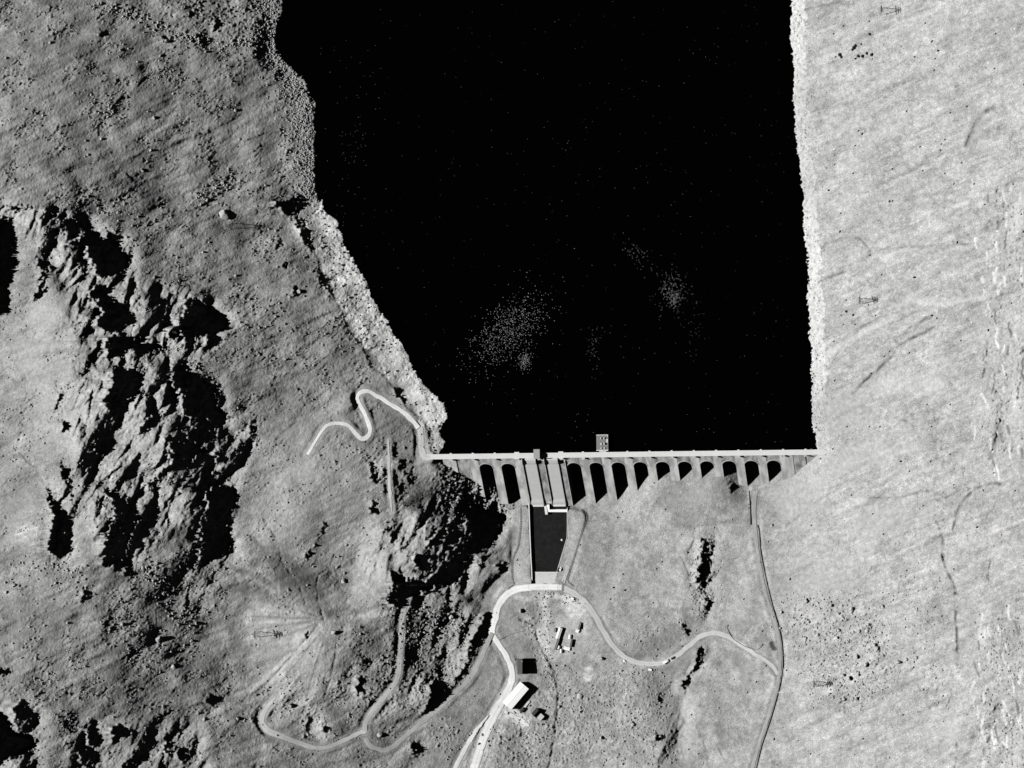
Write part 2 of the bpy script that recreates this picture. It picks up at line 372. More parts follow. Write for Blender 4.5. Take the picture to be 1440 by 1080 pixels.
# traced rock steps: each is the ground that lies in the shade east of a cliff -----
STEPS = [
 [(-30, 300), (10, 306), (16, 317), (20, 335), (19, 355), (22, 370), (21, 382), (15, 385), (14, 395), (10, 400), (11, 415), (10, 432), (14, 442), (-30, 445)],
 [(54, 360), (62, 365), (72, 370), (80, 385), (75, 382), (67, 375), (64, 385), (65, 400), (60, 420), (50, 424), (46, 417), (54, 407), (57, 390), (58, 377), (51, 377)],
 [(12, 291), (47, 289), (47, 293), (30, 295), (15, 297)],
 [(55, 310), (60, 300), (67, 290), (77, 289), (82, 292), (75, 297), (80, 305), (65, 311)],
 [(82, 309), (100, 305), (116, 315), (105, 326), (95, 328), (81, 320)],
 [(100, 338), (112, 334), (120, 325), (135, 325), (140, 332), (150, 337), (150, 325), (160, 326), (166, 340), (170, 352), (180, 359), (178, 380), (165, 385), (150, 391), (136, 385), (130, 370), (122, 355), (120, 345), (110, 347), (102, 347)],
 [(108, 365), (120, 365), (122, 380), (117, 384), (110, 375)],
 [(125, 415), (135, 400), (150, 400), (155, 410), (148, 415), (172, 430), (185, 442), (189, 454), (175, 460), (172, 467), (150, 467), (136, 460), (136, 450), (144, 437), (137, 425)],
 [(265, 417), (277, 420), (300, 432), (315, 445), (326, 456), (322, 462), (305, 470), (306, 480), (297, 492), (290, 491), (290, 472), (277, 472), (277, 485), (260, 495), (257, 485), (262, 477), (252, 465), (250, 475), (240, 482), (237, 467), (252, 452), (260, 440), (259, 430)],
 [(150, 472), (162, 472), (180, 472), (195, 475), (207, 482), (217, 480), (227, 487), (240, 500), (225, 497), (207, 497), (195, 500), (187, 490), (172, 495), (175, 502), (160, 505), (150, 507)],
 [(157, 515), (196, 520), (202, 532), (193, 556), (171, 572), (167, 596), (159, 599), (153, 581), (145, 566), (153, 547), (159, 538)],
 [(245, 504), (269, 523), (290, 538), (306, 547), (306, 569), (318, 587), (300, 596), (290, 587), (293, 611), (296, 622), (281, 627), (263, 618), (269, 602), (269, 587), (257, 584), (257, 566), (251, 550), (241, 535), (245, 523)],
 [(196, 602), (214, 584), (232, 578), (214, 599), (196, 614)],
 [(125, 645), (134, 627), (134, 602), (153, 611), (160, 627), (153, 639)],
 [(235, 611), (254, 621), (290, 630), (269, 651), (238, 663), (211, 697), (208, 682), (220, 669), (232, 660), (245, 645), (238, 630)],
 [(141, 685), (171, 697), (183, 709), (196, 728), (183, 755), (177, 786), (153, 798), (144, 795), (144, 773), (153, 749), (162, 725), (159, 706), (150, 694)],
 [(66, 685), (80, 705), (95, 725), (98, 755), (101, 776), (83, 786), (67, 773), (70, 746), (76, 725), (67, 700)],
 [(300, 663), (327, 669), (312, 679)],
 [(290, 694), (306, 682), (330, 682), (336, 700), (324, 718), (321, 740), (327, 764), (318, 780), (290, 792), (280, 792), (281, 755), (281, 731), (293, 718)],
 [(263, 783), (277, 801), (266, 804)],
 [(86, 651), (98, 660), (99, 679), (102, 694), (104, 712), (99, 700), (95, 682), (84, 663)],
 [(92, 590), (99, 599), (98, 607), (87, 608)], [(86, 545), (90, 555), (82, 575), (76, 580)],
 [(351, 587), (360, 596), (360, 614), (330, 642), (333, 630), (354, 617)],
 [(306, 630), (321, 642), (318, 654), (306, 651)],
 [(650, 718), (661, 706), (682, 714), (702, 719), (711, 724), (708, 738), (701, 755), (684, 772), (665, 780), (651, 797), (645, 819), (615, 829), (579, 838), (570, 858), (557, 855), (543, 844), (551, 824), (548, 805), (556, 800), (572, 815), (585, 812), (600, 818), (620, 795), (640, 768), (655, 752), (657, 735), (650, 725)],
 [(650, 716), (632, 735), (610, 753), (598, 775), (605, 772), (625, 754), (650, 737)],
 [(585, 777), (600, 790), (610, 800), (600, 806), (588, 800), (580, 790)],
 [(545, 738), (552, 745), (557, 760), (553, 768), (549, 755)], [(566, 762), (571, 770), (568, 778), (564, 772)],
 [(455, 731), (462, 741), (451, 755), (441, 769), (440, 780), (430, 788), (430, 780), (436, 772), (451, 752)],
 [(519, 648), (523, 648), (529, 660), (536, 675), (535, 677), (525, 680), (521, 664)],
 [(524, 704), (529, 704), (535, 723), (520, 723)],
 [(580, 642), (582, 642), (581, 660), (580, 670), (582, 685), (572, 681), (574, 670), (578, 662)], [(559, 681), (568, 686), (566, 697), (560, 698)],
 [(562, 648), (570, 645), (572, 650), (566, 660), (573, 668), (563, 668), (561, 655)],
 [(550, 622), (559, 621), (556, 640), (551, 652)],
 [(676, 780), (683, 785), (682, 797), (675, 800)], [(702, 787), (718, 797), (712, 805), (701, 810)],
 [(676, 860), (694, 862), (693, 875), (681, 896), (666, 924), (656, 948), (640, 963), (640, 955), (658, 930), (661, 909), (668, 891), (679, 875)],
 [(608, 951), (621, 957), (631, 967), (631, 979), (619, 989), (604, 1005), (592, 1008), (602, 989), (604, 974)],
 [(510, 924), (527, 930), (517, 937), (509, 933)], [(503, 944), (515, 957), (510, 972), (501, 979), (499, 969), (504, 957)],
 [(457, 1015), (468, 1025), (460, 1032), (452, 1027)], [(585, 1041), (597, 1058), (587, 1065), (575, 1053)],
 [(-40, 1000), (0, 1000), (17, 1019), (36, 1013), (38, 997), (28, 985), (20, 997), (22, 1020), (14, 1025), (50, 1038), (53, 1047), (39, 1058), (17, 1069), (-40, 1072)],
 [(28, 985), (36, 985), (38, 1000), (34, 1014), (24, 1020), (20, 1000)],
 [(125, 1016), (133, 1022), (143, 1038), (139, 1052), (125, 1047), (123, 1030)], [(114, 1047), (136, 1058), (136, 1072), (122, 1078), (112, 1069)],
 [(161, 1019), (182, 1022), (182, 1033), (167, 1044), (161, 1049), (156, 1030)], [(194, 1047), (204, 1058), (205, 1072), (192, 1080), (182, 1069)],
 [(232, 1030), (244, 1044), (247, 1058), (233, 1058)], [(253, 1049), (269, 1061), (267, 1079), (250, 1066)],
 [(115, 830), (122, 823), (128, 833), (122, 844), (114, 847)], [(294, 974), (306, 983), (303, 994), (289, 988)],
 [(242, 811), (249, 813), (246, 830), (239, 844), (236, 833)], [(206, 827), (210, 841), (203, 847)], [(176, 790), (189, 801), (183, 813), (175, 807)],
 [(-20, 938), (17, 941), (14, 950), (-20, 952)],
 [(380, 284), (402, 281), (418, 271), (428, 271), (436, 281), (425, 291), (418, 303), (400, 300), (395, 292)],
 [(400, 298), (420, 303), (434, 323), (440, 352), (447, 369), (440, 357), (424, 336), (418, 318)],
 [(443, 370), (447, 380), (453, 394), (468, 411), (462, 424), (459, 422), (463, 412), (450, 398), (442, 382)],
 [(478, 440), (482, 456), (487, 462), (483, 462), (477, 448)], [(512, 488), (518, 503), (530, 523), (526, 521), (514, 505)], [(555, 540), (568, 560), (572, 573), (562, 562), (553, 546)],
 [(411, 402), (424, 407), (422, 416), (412, 415)], [(395, 330), (398, 340), (393, 355), (386, 350), (392, 340)], [(402, 365), (407, 371), (400, 378), (396, 374)],
 [(320, 295), (327, 303), (329, 312), (322, 308)],
 [(272, 12), (276, 22), (270, 30), (266, 18)], [(228, 50), (246, 55), (240, 60), (228, 56)], [(305, 20), (312, 35), (305, 47), (300, 40)], [(140, 42), (155, 45), (148, 55), (138, 52)],
 [(987, 751), (1001, 770), (1001, 786), (996, 812), (993, 831), (1000, 855), (989, 861), (994, 845), (989, 831), (979, 819), (982, 793), (987, 774)],
 [(979, 914), (989, 908), (993, 926), (982, 940), (970, 955), (964, 977), (959, 957), (970, 948), (979, 933)],
 [(960, 868), (966, 880), (971, 892), (966, 896), (961, 880)], [(1024.6, 675), (1034, 681.7), (1035, 692), (1026, 695)],
 [(431, 888), (436, 889), (434, 899), (428, 905), (430, 897)], [(476, 957), (480, 955), (478, 975), (474, 980)], [(372, 1007), (380, 1018), (388, 1029), (381, 1022)],
 [(926, 975), (932, 983), (930, 990), (925, 985)], [(922, 1030), (936, 1036), (932, 1046), (922, 1042)], [(748, 1070), (1, 1)][:1],
]
STEPS = [p for p in STEPS if len(p) > 2]
ew1 = grf(66, 5, 20, beta=.9) * 1.8; ew2 = grf(67, 5, 20, beta=.9) * 1.8
STEPS.sort(key=lambda p: -sum(q[0] for q in p) / len(p))
for si, poly in enumerate(STEPS):
    xs = [p[0] for p in poly]; ys = [p[1] for p in poly]
    s = win(min(xs) - 150, min(ys) - 8, max(xs) + 6, max(ys) + 8)
    X = UU[s]; msk = inpoly(poly, X + ew1[s], VV[s] + ew2[s]); Zs = Z[s]
    Wn = np.zeros(X.shape); Wf = np.zeros(X.shape); x = X[0]
    rows = np.where(msk.any(1))[0]; TP = np.ones(X.shape[0])
    if len(rows):
        n_ = np.arange(X.shape[0]); TP = np.clip(np.minimum(n_ - rows[0] + 1, rows[-1] - n_ + 1) / 5., .15, 1)
    for j in range(X.shape[0]):
        r = msk[j]
        if not r.any(): continue
        d = np.diff(np.concatenate([[0], r.astype(int), [0]]))
        for a, b in zip(np.where(d == 1)[0], np.where(d == -1)[0]):
            xl, xr = x[a] - G * .5, x[b - 1] + G * .5; wd = xr - xl
            h = Zs[j, min(b, len(x) - 1)] - Zs[j, a] + wd * SC * TANEL * .93
            h = max(h, .35 * wd * SC) * TP[j]
            L = 1.1 * wd + 11
            dw = np.where(x < xl, xl - x, 0)
            dec = np.where(x < xl, np.exp(-(dw / L) ** 1.3), np.clip(1 - (x - xl) / (.28 * wd + .8), 0, 1)) * h
            k = np.where(x < xl, np.exp(-dw / 4.), 1)
            Wn[j] = np.maximum(Wn[j], dec * k); Wf[j] = np.maximum(Wf[j], dec * (1 - k))
    Wf = blur(Wf, max(2, min(7, Wf.shape[0] // 8)))
    Z[s] = Zs + Wn + Wf

# general roughness ---------------------------------------------------------------
big = grf(21, 26, 110, beta=1.7)
mid = grf(22, 6, 26, ang=math.radians(-35), stretch=1.8, beta=1.2)
fine = grf(23, 2.2, 8, beta=.6)
fine2 = grf(24, 3.5, 14, beta=.8)
dens = smooth01(grf(25, 18, 90, beta=1.5) * .5 + .35)
fold = grf(26, 9, 50, ang=math.radians(-20), stretch=4.0, beta=1.4)
strf = grf(27, 2.6, 10, ang=math.radians(-38), stretch=3.2, beta=.8)
rough = .16 + .84 * LEFT
rough = rough * (1 - .35 * RIGHT)
Z += big * (.32 * LEFT + .45 + .5 * RIGHT) + strf * (.20 * LEFT * (.12 + .88 * dens) + .03) + mid * (.06 + .07 * LEFT * dens) + fold * (.65 * RIGHT + .6 * LEFT)
Z += (fine * (.05 + .075 * LEFT + .04 * CRAG) + np.maximum(fine2 - 1.5, 0) * (.15 + .85 * dens) * (1.5 * LEFT + .3 * RIGHT + .1 * CRAG + .12))
scrub = np.zeros(UU.shape)
for poly, a in (([(1110, 830), (1240, 840), (1260, 960), (1200, 1010), (1140, 980), (1100, 880)], 1.0), ([(560, 860), (650, 850), (650, 960), (600, 1000), (480, 1010), (540, 920)], .8),
                ([(760, 960), (930, 930), (960, 1080), (740, 1080), (730, 1010)], .7), ([(1390, 250), (1450, 250), (1450, 640), (1380, 660)], .8), ([(1380, 860), (1450, 860), (1450, 1090), (1380, 1090)], .8),
                ([(742, 835), (752, 850), (765, 905), (792, 960), (792, 1000), (776, 1000), (768, 950), (748, 900), (738, 870)], 1.1), ([(1260, 800), (1320, 790), (1330, 1000), (1240, 980)], .35), ([(880, 880), (970, 860), (950, 915), (890, 925)], .5),
                ([(690, 1030), (740, 1010), (760, 1080), (700, 1080)], .8), ([(620, 1010), (660, 1020), (640, 1060), (600, 1050)], .8), ([(120, 0), (230, 15), (300, 40), (345, 72), (398, 66), (400, 30), (390, 0)], 1.0), ([(625, 642), (660, 648), (722, 706), (712, 730), (650, 722), (612, 690)], 2.6), ([(976, 745), (1006, 755), (1004, 862), (978, 862)], 1.6), ([(395, 70), (430, 110), (440, 270), (415, 270), (400, 150)], .8)):
    scrub = np.maximum(scrub, softmask(poly, 6) * a)
Z += scrub * (np.maximum(fine2 - .3, 0) * .8 + fine * .12)

# make sure the ground east of each step really lies under the sun line from its edge
def undercut():
    for poly in STEPS:
        xs = [p[0] for p in poly]; ys = [p[1] for p in poly]
        s = win(min(xs) - 8, min(ys) - 2, max(xs) + 4, max(ys) + 2); msk = inpoly(poly, UU[s] + ew1[s], VV[s] + ew2[s]); Zs = Z[s]; x = UU[s][0]
        jt = .9 + .25 * dens[s]
        for j in range(Zs.shape[0]):
            r = msk[j]
            if not r.any(): continue
            d = np.diff(np.concatenate([[0], r.astype(int), [0]]))
            for a, b in zip(np.where(d == 1)[0], np.where(d == -1)[0]):
                a0 = max(a - 3, 0); top = Zs[j, a0:a + 1].max()
                lim = top - (x[a:b] - x[a] + 1.2) * SC * TANEL * 1.03 - .25
                Zs[j, a:b] = np.minimum(Zs[j, a:b], lim)
# ... and that the steps are no taller than the ground they shade calls for
def cap(slack):
    m = np.zeros(UU.shape, bool)
    for poly in STEPS:
        s, k = polymask(poly, 4); m[s] |= k
    zb = blur(Z, 2); C = np.full(NV, 1e9); out = Z.copy(); st = G * SC * TANEL * .76; hi = int((1005 + 40) / G)
    for i in range(hi, -1, -1):
        C = C + st; zi = np.minimum(Z[:, i], C + slack[:, i]); out[:, i] = zi
        C = np.where(m[:, i], C, np.minimum(C, np.minimum(zb[:, i], C)))
    return out
_sl = 1.0 + 1.6 * CRAG * np.clip(.6 + .5 * mid, 0, 1.5)
Zn = cap(_sl); dz = Zn - Z; Z = Z + np.minimum(0, .35 * dz + .65 * blur(dz, 2))
undercut()
_ms = np.zeros(UU.shape)
for _p in STEPS:
    _s, _k = polymask(_p, 2); _ms[_s] = np.maximum(_ms[_s], _k)
Z += blur(_ms, 1) * (np.maximum(fine2 - .8, 0) * 1.0 + np.maximum(mid, 0) * .6)

# shoreline -----------------------------------------------------------------------
shore = LAKE
Dsh, _, _ = linedist(np.array(shore), 75)
inl = inpoly(LAKE, UU, VV)
sd_ = np.where(inl, -Dsh, Dsh) + grf(31, 3, 16, beta=.9) * 1.0 + grf(32, 18, 90, beta=1.4) * np.where(UU > 900, .9, 1.8)
bank = np.where(UU > 900, .42, .30)
zs = LAKE_Z + sd_ * SC * bank + fine * .12 + np.where(UU > 900, 0, 1) * np.maximum(fine2 - .9, 0) * np.where(VV > 285, .12, .4)
near_dam = smooth01((VV - 636) / 6)
k = smooth01((np.abs(sd_) - 8) / 28)
zo = np.where(sd_ > 0, zs * (1 - k) + np.maximum(Z, LAKE_Z + .4) * k, np.minimum(LAKE_Z - np.minimum(-sd_ * SC * bank, 22.), zs))
above = (VV < 640.5)
Zo = np.where(above & (Dsh < 75) | (inl & above), zo, Z)
Z = np.where(inl | above, Zo, Z)
_m = (UU > 634) & (UU < 1138) & (VV > 590) & (VV < 638.5); Z = np.where(_m, np.minimum(Z, 40), Z)
# little bank above the bare shore strip on the west side
BANK = [(425, 310), (440, 350), (447, 370), (452, 395), (465, 412), (480, 440), (490, 465), (510, 490), (520, 515), (535, 525), (548, 540), (560, 555), (575, 580), (588, 602)]
d, _, sg = linedist(resample(BANK), 14)
Z += np.where(d < 12, np.where(sg > 0, 0, .5) * np.exp(-d / 5.), 0)

# gullies, cart-worn lines and a drawn pylon shadow ------------------------------------------------------
GUL = [([(1155, 350), (1170, 338), (1205, 334), (1225, 353)], 2.5, .7), ([(1240, 351), (1287, 347), (1330, 345), (1372, 342)], 2, .7), ([(1152, 396), (1170, 389), (1190, 382)], 2.5, .8),
       ([(1150, 548), (1190, 480), (1230, 450), (1262, 440)], 2, .5), ([(1200, 552), (1232, 522), (1250, 505), (1265, 487), (1280, 477), (1320, 457)], 3, 1.2), ([(1262, 480), (1290, 455), (1310, 445)], 4, 1.0),
       ([(1250, 585), (1275, 592), (1290, 602), (1305, 607), (1315, 620)], 2, .7), ([(1107, 740), (1147, 707), (1165, 695)], 2, .8), ([(1212, 700), (1265, 699), (1290, 692), (1312, 690)], 2.5, .8),
       ([(1332, 700), (1352, 690), (1375, 686), (1390, 680), (1407, 680)], 3, 1.3), ([(1317, 732), (1325, 755), (1327, 785)], 2.5, 1.4), ([(1367, 692), (1350, 712), (1341, 742)], 2.5, 1.3),
       ([(1407, 597), (1400, 622), (1392, 645)], 3, 1.6), ([(1325, 780), (1333, 805), (1344, 830), (1344, 858), (1346, 891), (1347, 935)], 2.5, 1.3), ([(1393, 780), (1390, 819)], 2, .8),
       ([(1405, 988), (1394, 1010), (1392, 1041), (1383, 1055)], 3, 1.7), ([(1346, 1044), (1344, 1085)], 2, .7), ([(1360, 207), (1367, 185), (1377, 165), (1397, 150)], 4, 1.4), ([(1300, 232), (1330, 215), (1360, 207)], 2, .4),
       ([(1230, 260), (1270, 245), (1310, 228)], 3, .4), ([(1130, 15), (1160, 7), (1195, 1)], 2.5, .6), ([(1380, 535), (1387, 510), (1390, 480)], 2, 1.0), ([(1432, 560), (1438, 520), (1440, 480)], 2, 1.0),
       ([(455, 870), (430, 860), (404, 850), (372, 846), (345, 842)], 2.5, .8), ([(455, 870), (447, 838), (448, 810), (463, 800), (470, 780)], 2.5, .9), ([(372, 730), (390, 760), (398, 790), (420, 822), (430, 850)], 3, .9),
       ([(450, 902), (433, 955), (428, 976)], 1.4, .5), ([(474, 905), (471, 925), (466, 950), (455, 985)], 3, 1.0), ([(450, 915), (440, 950), (430, 985)], 1.5, .35), ([(447, 880), (425, 905), (400, 935), (365, 970), (340, 985)], 3, 1.1), ([(340, 985), (318, 1000)], 2, .5),
       ([(427, 650), (450, 635), (470, 612)], 2, .4), ([(383, 640), (392, 615), (415, 595), (430, 570), (445, 562), (465, 545), (480, 530), (505, 520)], 2.5, .7), ([(430, 570), (423, 548), (430, 530), (450, 510), (480, 490)], 2, .6),
       ([(505, 520), (525, 505)], 2, .5), ([(365, 545), (400, 540), (415, 530)], 1.5, .4),
       ([(730, 870), (752, 880), (757, 905), (775, 935), (783, 965), (785, 990), (782, 1020), (778, 1050), (770, 1085)], 3, 1.6), ([(827, 990), (815, 1005), (808, 1030), (800, 1040)], 2, .4),
       ([(868, 880), (880, 905)], 1, .2), ([(1020, 880), (1030, 897), (1050, 910), (1067, 913), (1073, 906)], 1.6, .8), ([(1028, 885), (1050, 887), (1058, 878)], 1.5, .5), ([(1076, 880), (1079, 905)], 1.5, .6),
       ([(1003, 1040), (1015, 1060), (1025, 1080)], 2, 1.2), ([(980, 1020), (990, 1045), (998, 1080)], 3, .4), ([(960, 1020), (975, 1005)], 1.5, .3), ([(840, 715), (820, 700)], 1, .1),
       ([(950, 770), (965, 795), (968, 805)], 2.5, .7), ([(940, 738), (975, 740), (1015, 735), (1040, 728)], 3, .5),
       ([(20, 630), (45, 655), (66, 685)], 2.5, .9), ([(150, 205), (165, 232), (185, 255)], 1.2, -.4), ([(180, 245), (195, 258)], 2.5, .7), ([(195, 120), (215, 104), (240, 105)], 3, .8), ([(140, 172), (165, 140), (195, 118)], 3, -.6),
       ([(240, 325), (265, 310)], 2, .5), ([(330, 302), (350, 298), (360, 292)], 1.5, .5), ([(325, 317), (350, 320), (377, 323)], 1.5, .7), ([(376, 322), (377, 335)], 2, 1.0), ([(290, 950), (315, 985), (320, 1000)], 2, .5), ([(305, 850), (318, 905), (317, 925)], 2, .5),  # dark grooves right of the hillside pylon draw in its cast shadow
       ([(0, 925), (50, 918)], 2, -.5), ([(60, 985), (110, 955), (180, 920)], 3, -.4), ([(6, 282), (20, 290)], 1.5, -.6), ([(345, 300), (410, 60)], 1, 0)]
_d1 = grf(71, 5, 42, ang=math.radians(-22), stretch=4.5, beta=1.3) + .25 * grf(73, 4, 20); _d2 = grf(72, 5, 40, ang=math.radians(-74), stretch=4.5, beta=1.3) + .25 * grf(74, 4, 20)
_k = smooth01((VV - 560 + (UU - 1300) * .8) / 160); _dd = _d1 * (1 - _k) + _d2 * _k
drain = np.exp(-(_dd / .075) ** 2) * smooth01(grf(75, 20, 120) * .8 + .55); dlight = np.exp(-((_dd - .32) / .14) ** 2) * smooth01(grf(76, 20, 120) * .8 + .45)
DR = RIGHT * smooth01((UU - 1150) / 30) + .35 * smooth01((UU - 700) / 40) * (1 - RIGHT) * (VV > 720) + .25 * LEFT
Z -= drain * DR * .7
gulmask = np.zeros(UU.shape)
for pts, wdt, dep in GUL:
    if dep == 0: continue
    p = resample(pts, 4); jr = np.random.default_rng(int(pts[0][0] * 7 + pts[0][1])); p = p + jr.normal(0, .5, p.shape)
    d, _, _ = linedist(p, wdt * 4)
    rs_ = 1.0 if pts[0][0] > 1100 else 0.0; wdt = wdt * (.62 + .1 * rs_); g = np.exp(-(d / wdt) ** 2) * np.clip(.75 + .5 * mid, .1, 1.4); Z -= g * dep * (.8 + .25 * rs_)
    if dep > 0: gulmask = np.maximum(gulmask, g * min(dep, 1))

# ------------------------------------------------------------------ roads: sit the ground to an even gradient
def zat(u, v):
    x = np.clip((np.asarray(u, float) + 40) / G, 0, NU - 1.001); y = np.clip((np.asarray(v, float) + 40) / G, 0, NV - 1.001)
    i = x.astype(int); j = y.astype(int); fx = x - i; fy = y - j
    return (Z[j, i] * (1 - fx) + Z[j, i + 1] * fx) * (1 - fy) + (Z[j + 1, i] * (1 - fx) + Z[j + 1, i + 1] * fx) * fy
# terraces for buildings
def pad(poly, z=None, r=4):
    s, m = polymask(poly, 20)
    z = float(np.mean(Z[s][m])) if z is None else z
    k = np.clip(blur(m.astype(float), r) * 2, 0, 1); k = smooth01(k)
    Z[s] = Z[s] * (1 - k) + z * k; return z
PZ = {}
PZ['barn'] = pad([(703, 986), (731, 955), (748, 968), (722, 1004)]); PZ['house'] = pad([(722, 924), (748, 924), (748, 949), (722, 949)])
PZ['cottage'] = pad([(746, 1004), (756, 993), (770, 1006), (761, 1016)]); PZ['camp'] = pad([(774, 876), (820, 874), (820, 922), (772, 922)])
PZ['abut'] = pad([(588, 604), (600, 604), (604, 640), (590, 655), (584, 640)], 50.0, 2)
# banks beside the stilling basin and the basin pit itself
pad([(722, 718), (744, 712), (749, 824), (720, 824)], .4, 3); pad([(798, 716), (823, 722), (806, 800), (790, 824), (784, 804)], .4, 3)
ROADS = []
def road(pts, wd, m, name='road', kind='structure', zover=None, label=None):
    p = resample(pts, 2.5); z = np.array(zat(p[:, 0], p[:, 1]))
    n = min(9, max(1, len(z) // 2))
    zz = np.concatenate([np.repeat(z[0], n), z, np.repeat(z[-1], n)])
    z = np.convolve(zz, np.ones(2 * n + 1) / (2 * n + 1), 'valid')
    if zover is not None: z = np.where([zover[0] <= q <= zover[1] for q in p[:, 0]], zover[2], z)
    wd_ = np.full(len(p), wd / 2.) if np.isscalar(wd) else np.interp(np.linspace(0, 1, len(p)), np.linspace(0, 1, len(wd)), wd) / 2
    hw = float(wd_.max())
    d, zv, _ = linedist(p, hw + 9, z)
    k = 1 - smooth01((d - hw - 1.0) / 6)
    Z[:] = np.where(d < hw + 8, Z * (1 - k) + zv * k, Z)
    ROADS.append((p, z, wd_, m, name))
R_MAIN = [(663, 1095), (667, 1080), (679, 1041), (692, 1010), (705, 987), (715, 968.5), (720, 953), (718, 937), (710, 919), (698, 901), (692, 888), (696, 870), (701, 852), (712.6, 836), (728, 828.5), (749, 825.6), (766, 825.4), (784, 826)]
R_EAST = [(784, 826), (801, 831), (819, 844), (834.5, 862), (847.4, 885.6), (860, 906), (876, 922), (894, 931), (915, 933.5), (936, 931), (953, 921), (970, 907), (984, 895.5), (1003.5, 890), (1020, 893.4), (1035, 902), (1049, 911.5), (1065, 922), (1083, 934), (1094, 948)]
R_TRACK = [(1055, 1098), (1058, 1080), (1066, 1051), (1082, 1003), (1094, 960), (1097, 923), (1092.6, 885), (1080, 845), (1073, 820), (1066, 780), (1062, 745), (1060, 715), (1062, 690)]
R_LOOP = [(573, 842), (565.6, 868), (563, 916), (558, 955), (537, 984), (517, 1010), (513, 1025), (517, 1044), (532, 1053.6), (546, 1053.6), (563, 1041.5), (585, 1022), (609, 1003), (633, 981), (660, 955), (674, 930), (684, 908), (692, 890)]
R_WEST = [(514, 1028), (498, 1034), (474, 1046), (450, 1052), (423.5, 1046), (399.5, 1036.7), (377, 1027), (368, 1012.6), (374, 998), (388, 980)]
R_HAIR = [(432, 639), (444, 620), (454.6, 603), (465, 596), (477.5, 595), (490, 599), (500, 609.6), (508.75, 617), (517, 613.75), (520, 603), (515, 586.7), (506.7, 570), (502.5, 559.6), (506.7, 552), (517, 550), (531.7, 557.5), (548, 568), (565, 578), (579.6, 591), (588, 602)]
R_CREST = [(590, 600), (592, 615), (593, 632), (597, 642), (604, 642.5)]
R_PATH = [(546, 618), (547, 655), (548, 687), (551.5, 720)]
R_YARD = [(706, 992), (710, 1000), (722, 1007), (744, 1020)]
R_FORK = [(633, 1098), (645, 1070), (666, 1033), (687, 1006)]
R_BANKL = [(735, 826), (737, 815)]
R_BANKR = [(788, 827), (794, 812), (799, 795)]
road(R_LOOP, 7, 'track', 'track'); road(R_WEST, [6, 6, 6, 7, 9, 8, 2], 'road2', 'track')
road(R_HAIR, [4, 4, 5, 6, 6, 6, 6, 6, 6, 7], 'road', 'road'); road(R_CREST, 9, 'road2', 'road'); road(R_PATH, [1.5, 4, 4.5, 4, 1.5], 'road2', 'path')
road(R_TRACK, [5, 5, 5, 5, 5, 5, 8], 'track', 'track'); road(R_EAST, [9, 9, 8, 8, 7, 7, 7, 6, 5], 'road2', 'road')
road(R_FORK, [6, 6, 6, 2], 'paletrack', 'track'); road(R_YARD, [7, 5, 6, 8, 3], 'paletrack', 'track'); road(R_BANKR, 6, 'road2', 'track')
road(R_MAIN, [11, 11, 12, 13, 10, 8, 8, 9, 10, 9, 8.5], 'road', 'road', zover=(744, 790, 1.6))

s, m = polymask([(743.4, 704), (797.8, 704), (797.8, 757), (790, 781), (783.4, 804), (778.5, 823), (748, 823)]); Z[s] = np.where(m, -9, Z[s])

# ------------------------------------------------------------------ ground colour: what it is made of, plus some painted light and shade
AL = np.full(UU.shape, .335)
AL += LEFT * -.02 + RIGHT * .055
AL *= 1 + .15 * grf(41, 20, 120, beta=1.4) * (.35 + .65 * LEFT) + .07 * grf(42, 5, 26, beta=.9) + .15 * grf(43, 1.4, 4.5, beta=.1)
strk = grf(44, 4, 26, ang=math.radians(-24), stretch=7, beta=1.1)
AL *= 1 + strk * (.065 * RIGHT + .06 * LEFT)  # on the east slope, streaks colour in fold shading the sun leaves weak
CR2 = np.clip(CRAG, 0, 1); AL = AL * (1 - CR2) + CR2 * (.40 + .045 * c2 + .03 * fine)
def blobs(lst):
    for u, v, ru, rv, ang, val in lst:
        s = win(u - 2.2 * max(ru, rv), v - 2.2 * max(ru, rv), u + 2.2 * max(ru, rv), v + 2.2 * max(ru, rv))
        X = UU[s] - u; Y = VV[s] - v; c, n = math.cos(ang), math.sin(ang)
        g = np.exp(-(((X * c + Y * n) / ru) ** 2 + ((-X * n + Y * c) / rv) ** 2) ** 1.5 * (1 + .25 * mid[s])); AL[s] = AL[s] * (1 - g) + val * g
def strokes(lst):
    for pts, wd, val, op in lst:
        p = resample(pts, 4); d, _, _ = linedist(p, wd * 3)
        val = .3 - (.3 - val) * 1.8 if val < .3 else (val * 1.14 if .38 < val < .55 else val)
        g = np.exp(-(d / wd) ** 4 * (1 + .3 * fine2)) * min(1, op * 1.25); AL[:] = AL * (1 - g) + val * g
AL *= 1 - (.32 + .16 * RIGHT) * gulmask
AL *= 1 - .34 * drain * DR + .10 * dlight * DR  # drain lines darkened in colour, as relief shading there is too weak
AL *= 1 + .09 * grf(46, 8, 60, beta=1.2) * (1 - LEFT) * (1 - RIGHT) + .025 * grf(47, 30, 200, beta=1.4) * RIGHT
def soft(lst):
    for pts, wd, val, op in lst:
        p = resample(pts, 4); jr = np.random.default_rng(int(pts[0][0])); p = p + jr.normal(0, .8, p.shape); d, _, _ = linedist(p, wd * 4)
        g = np.exp(-(d / (wd * 1.3)) ** 2) * op * .55 * np.clip(.7 + .6 * mid + .4 * fine2, 0, 1.3); AL[:] = AL * (1 - g) + val * g
def region(poly, val, r, op=1.0):
    k = softmask(poly, r) * op; AL[:] = AL * (1 - k) + val * k * (1 + .12 * fine)
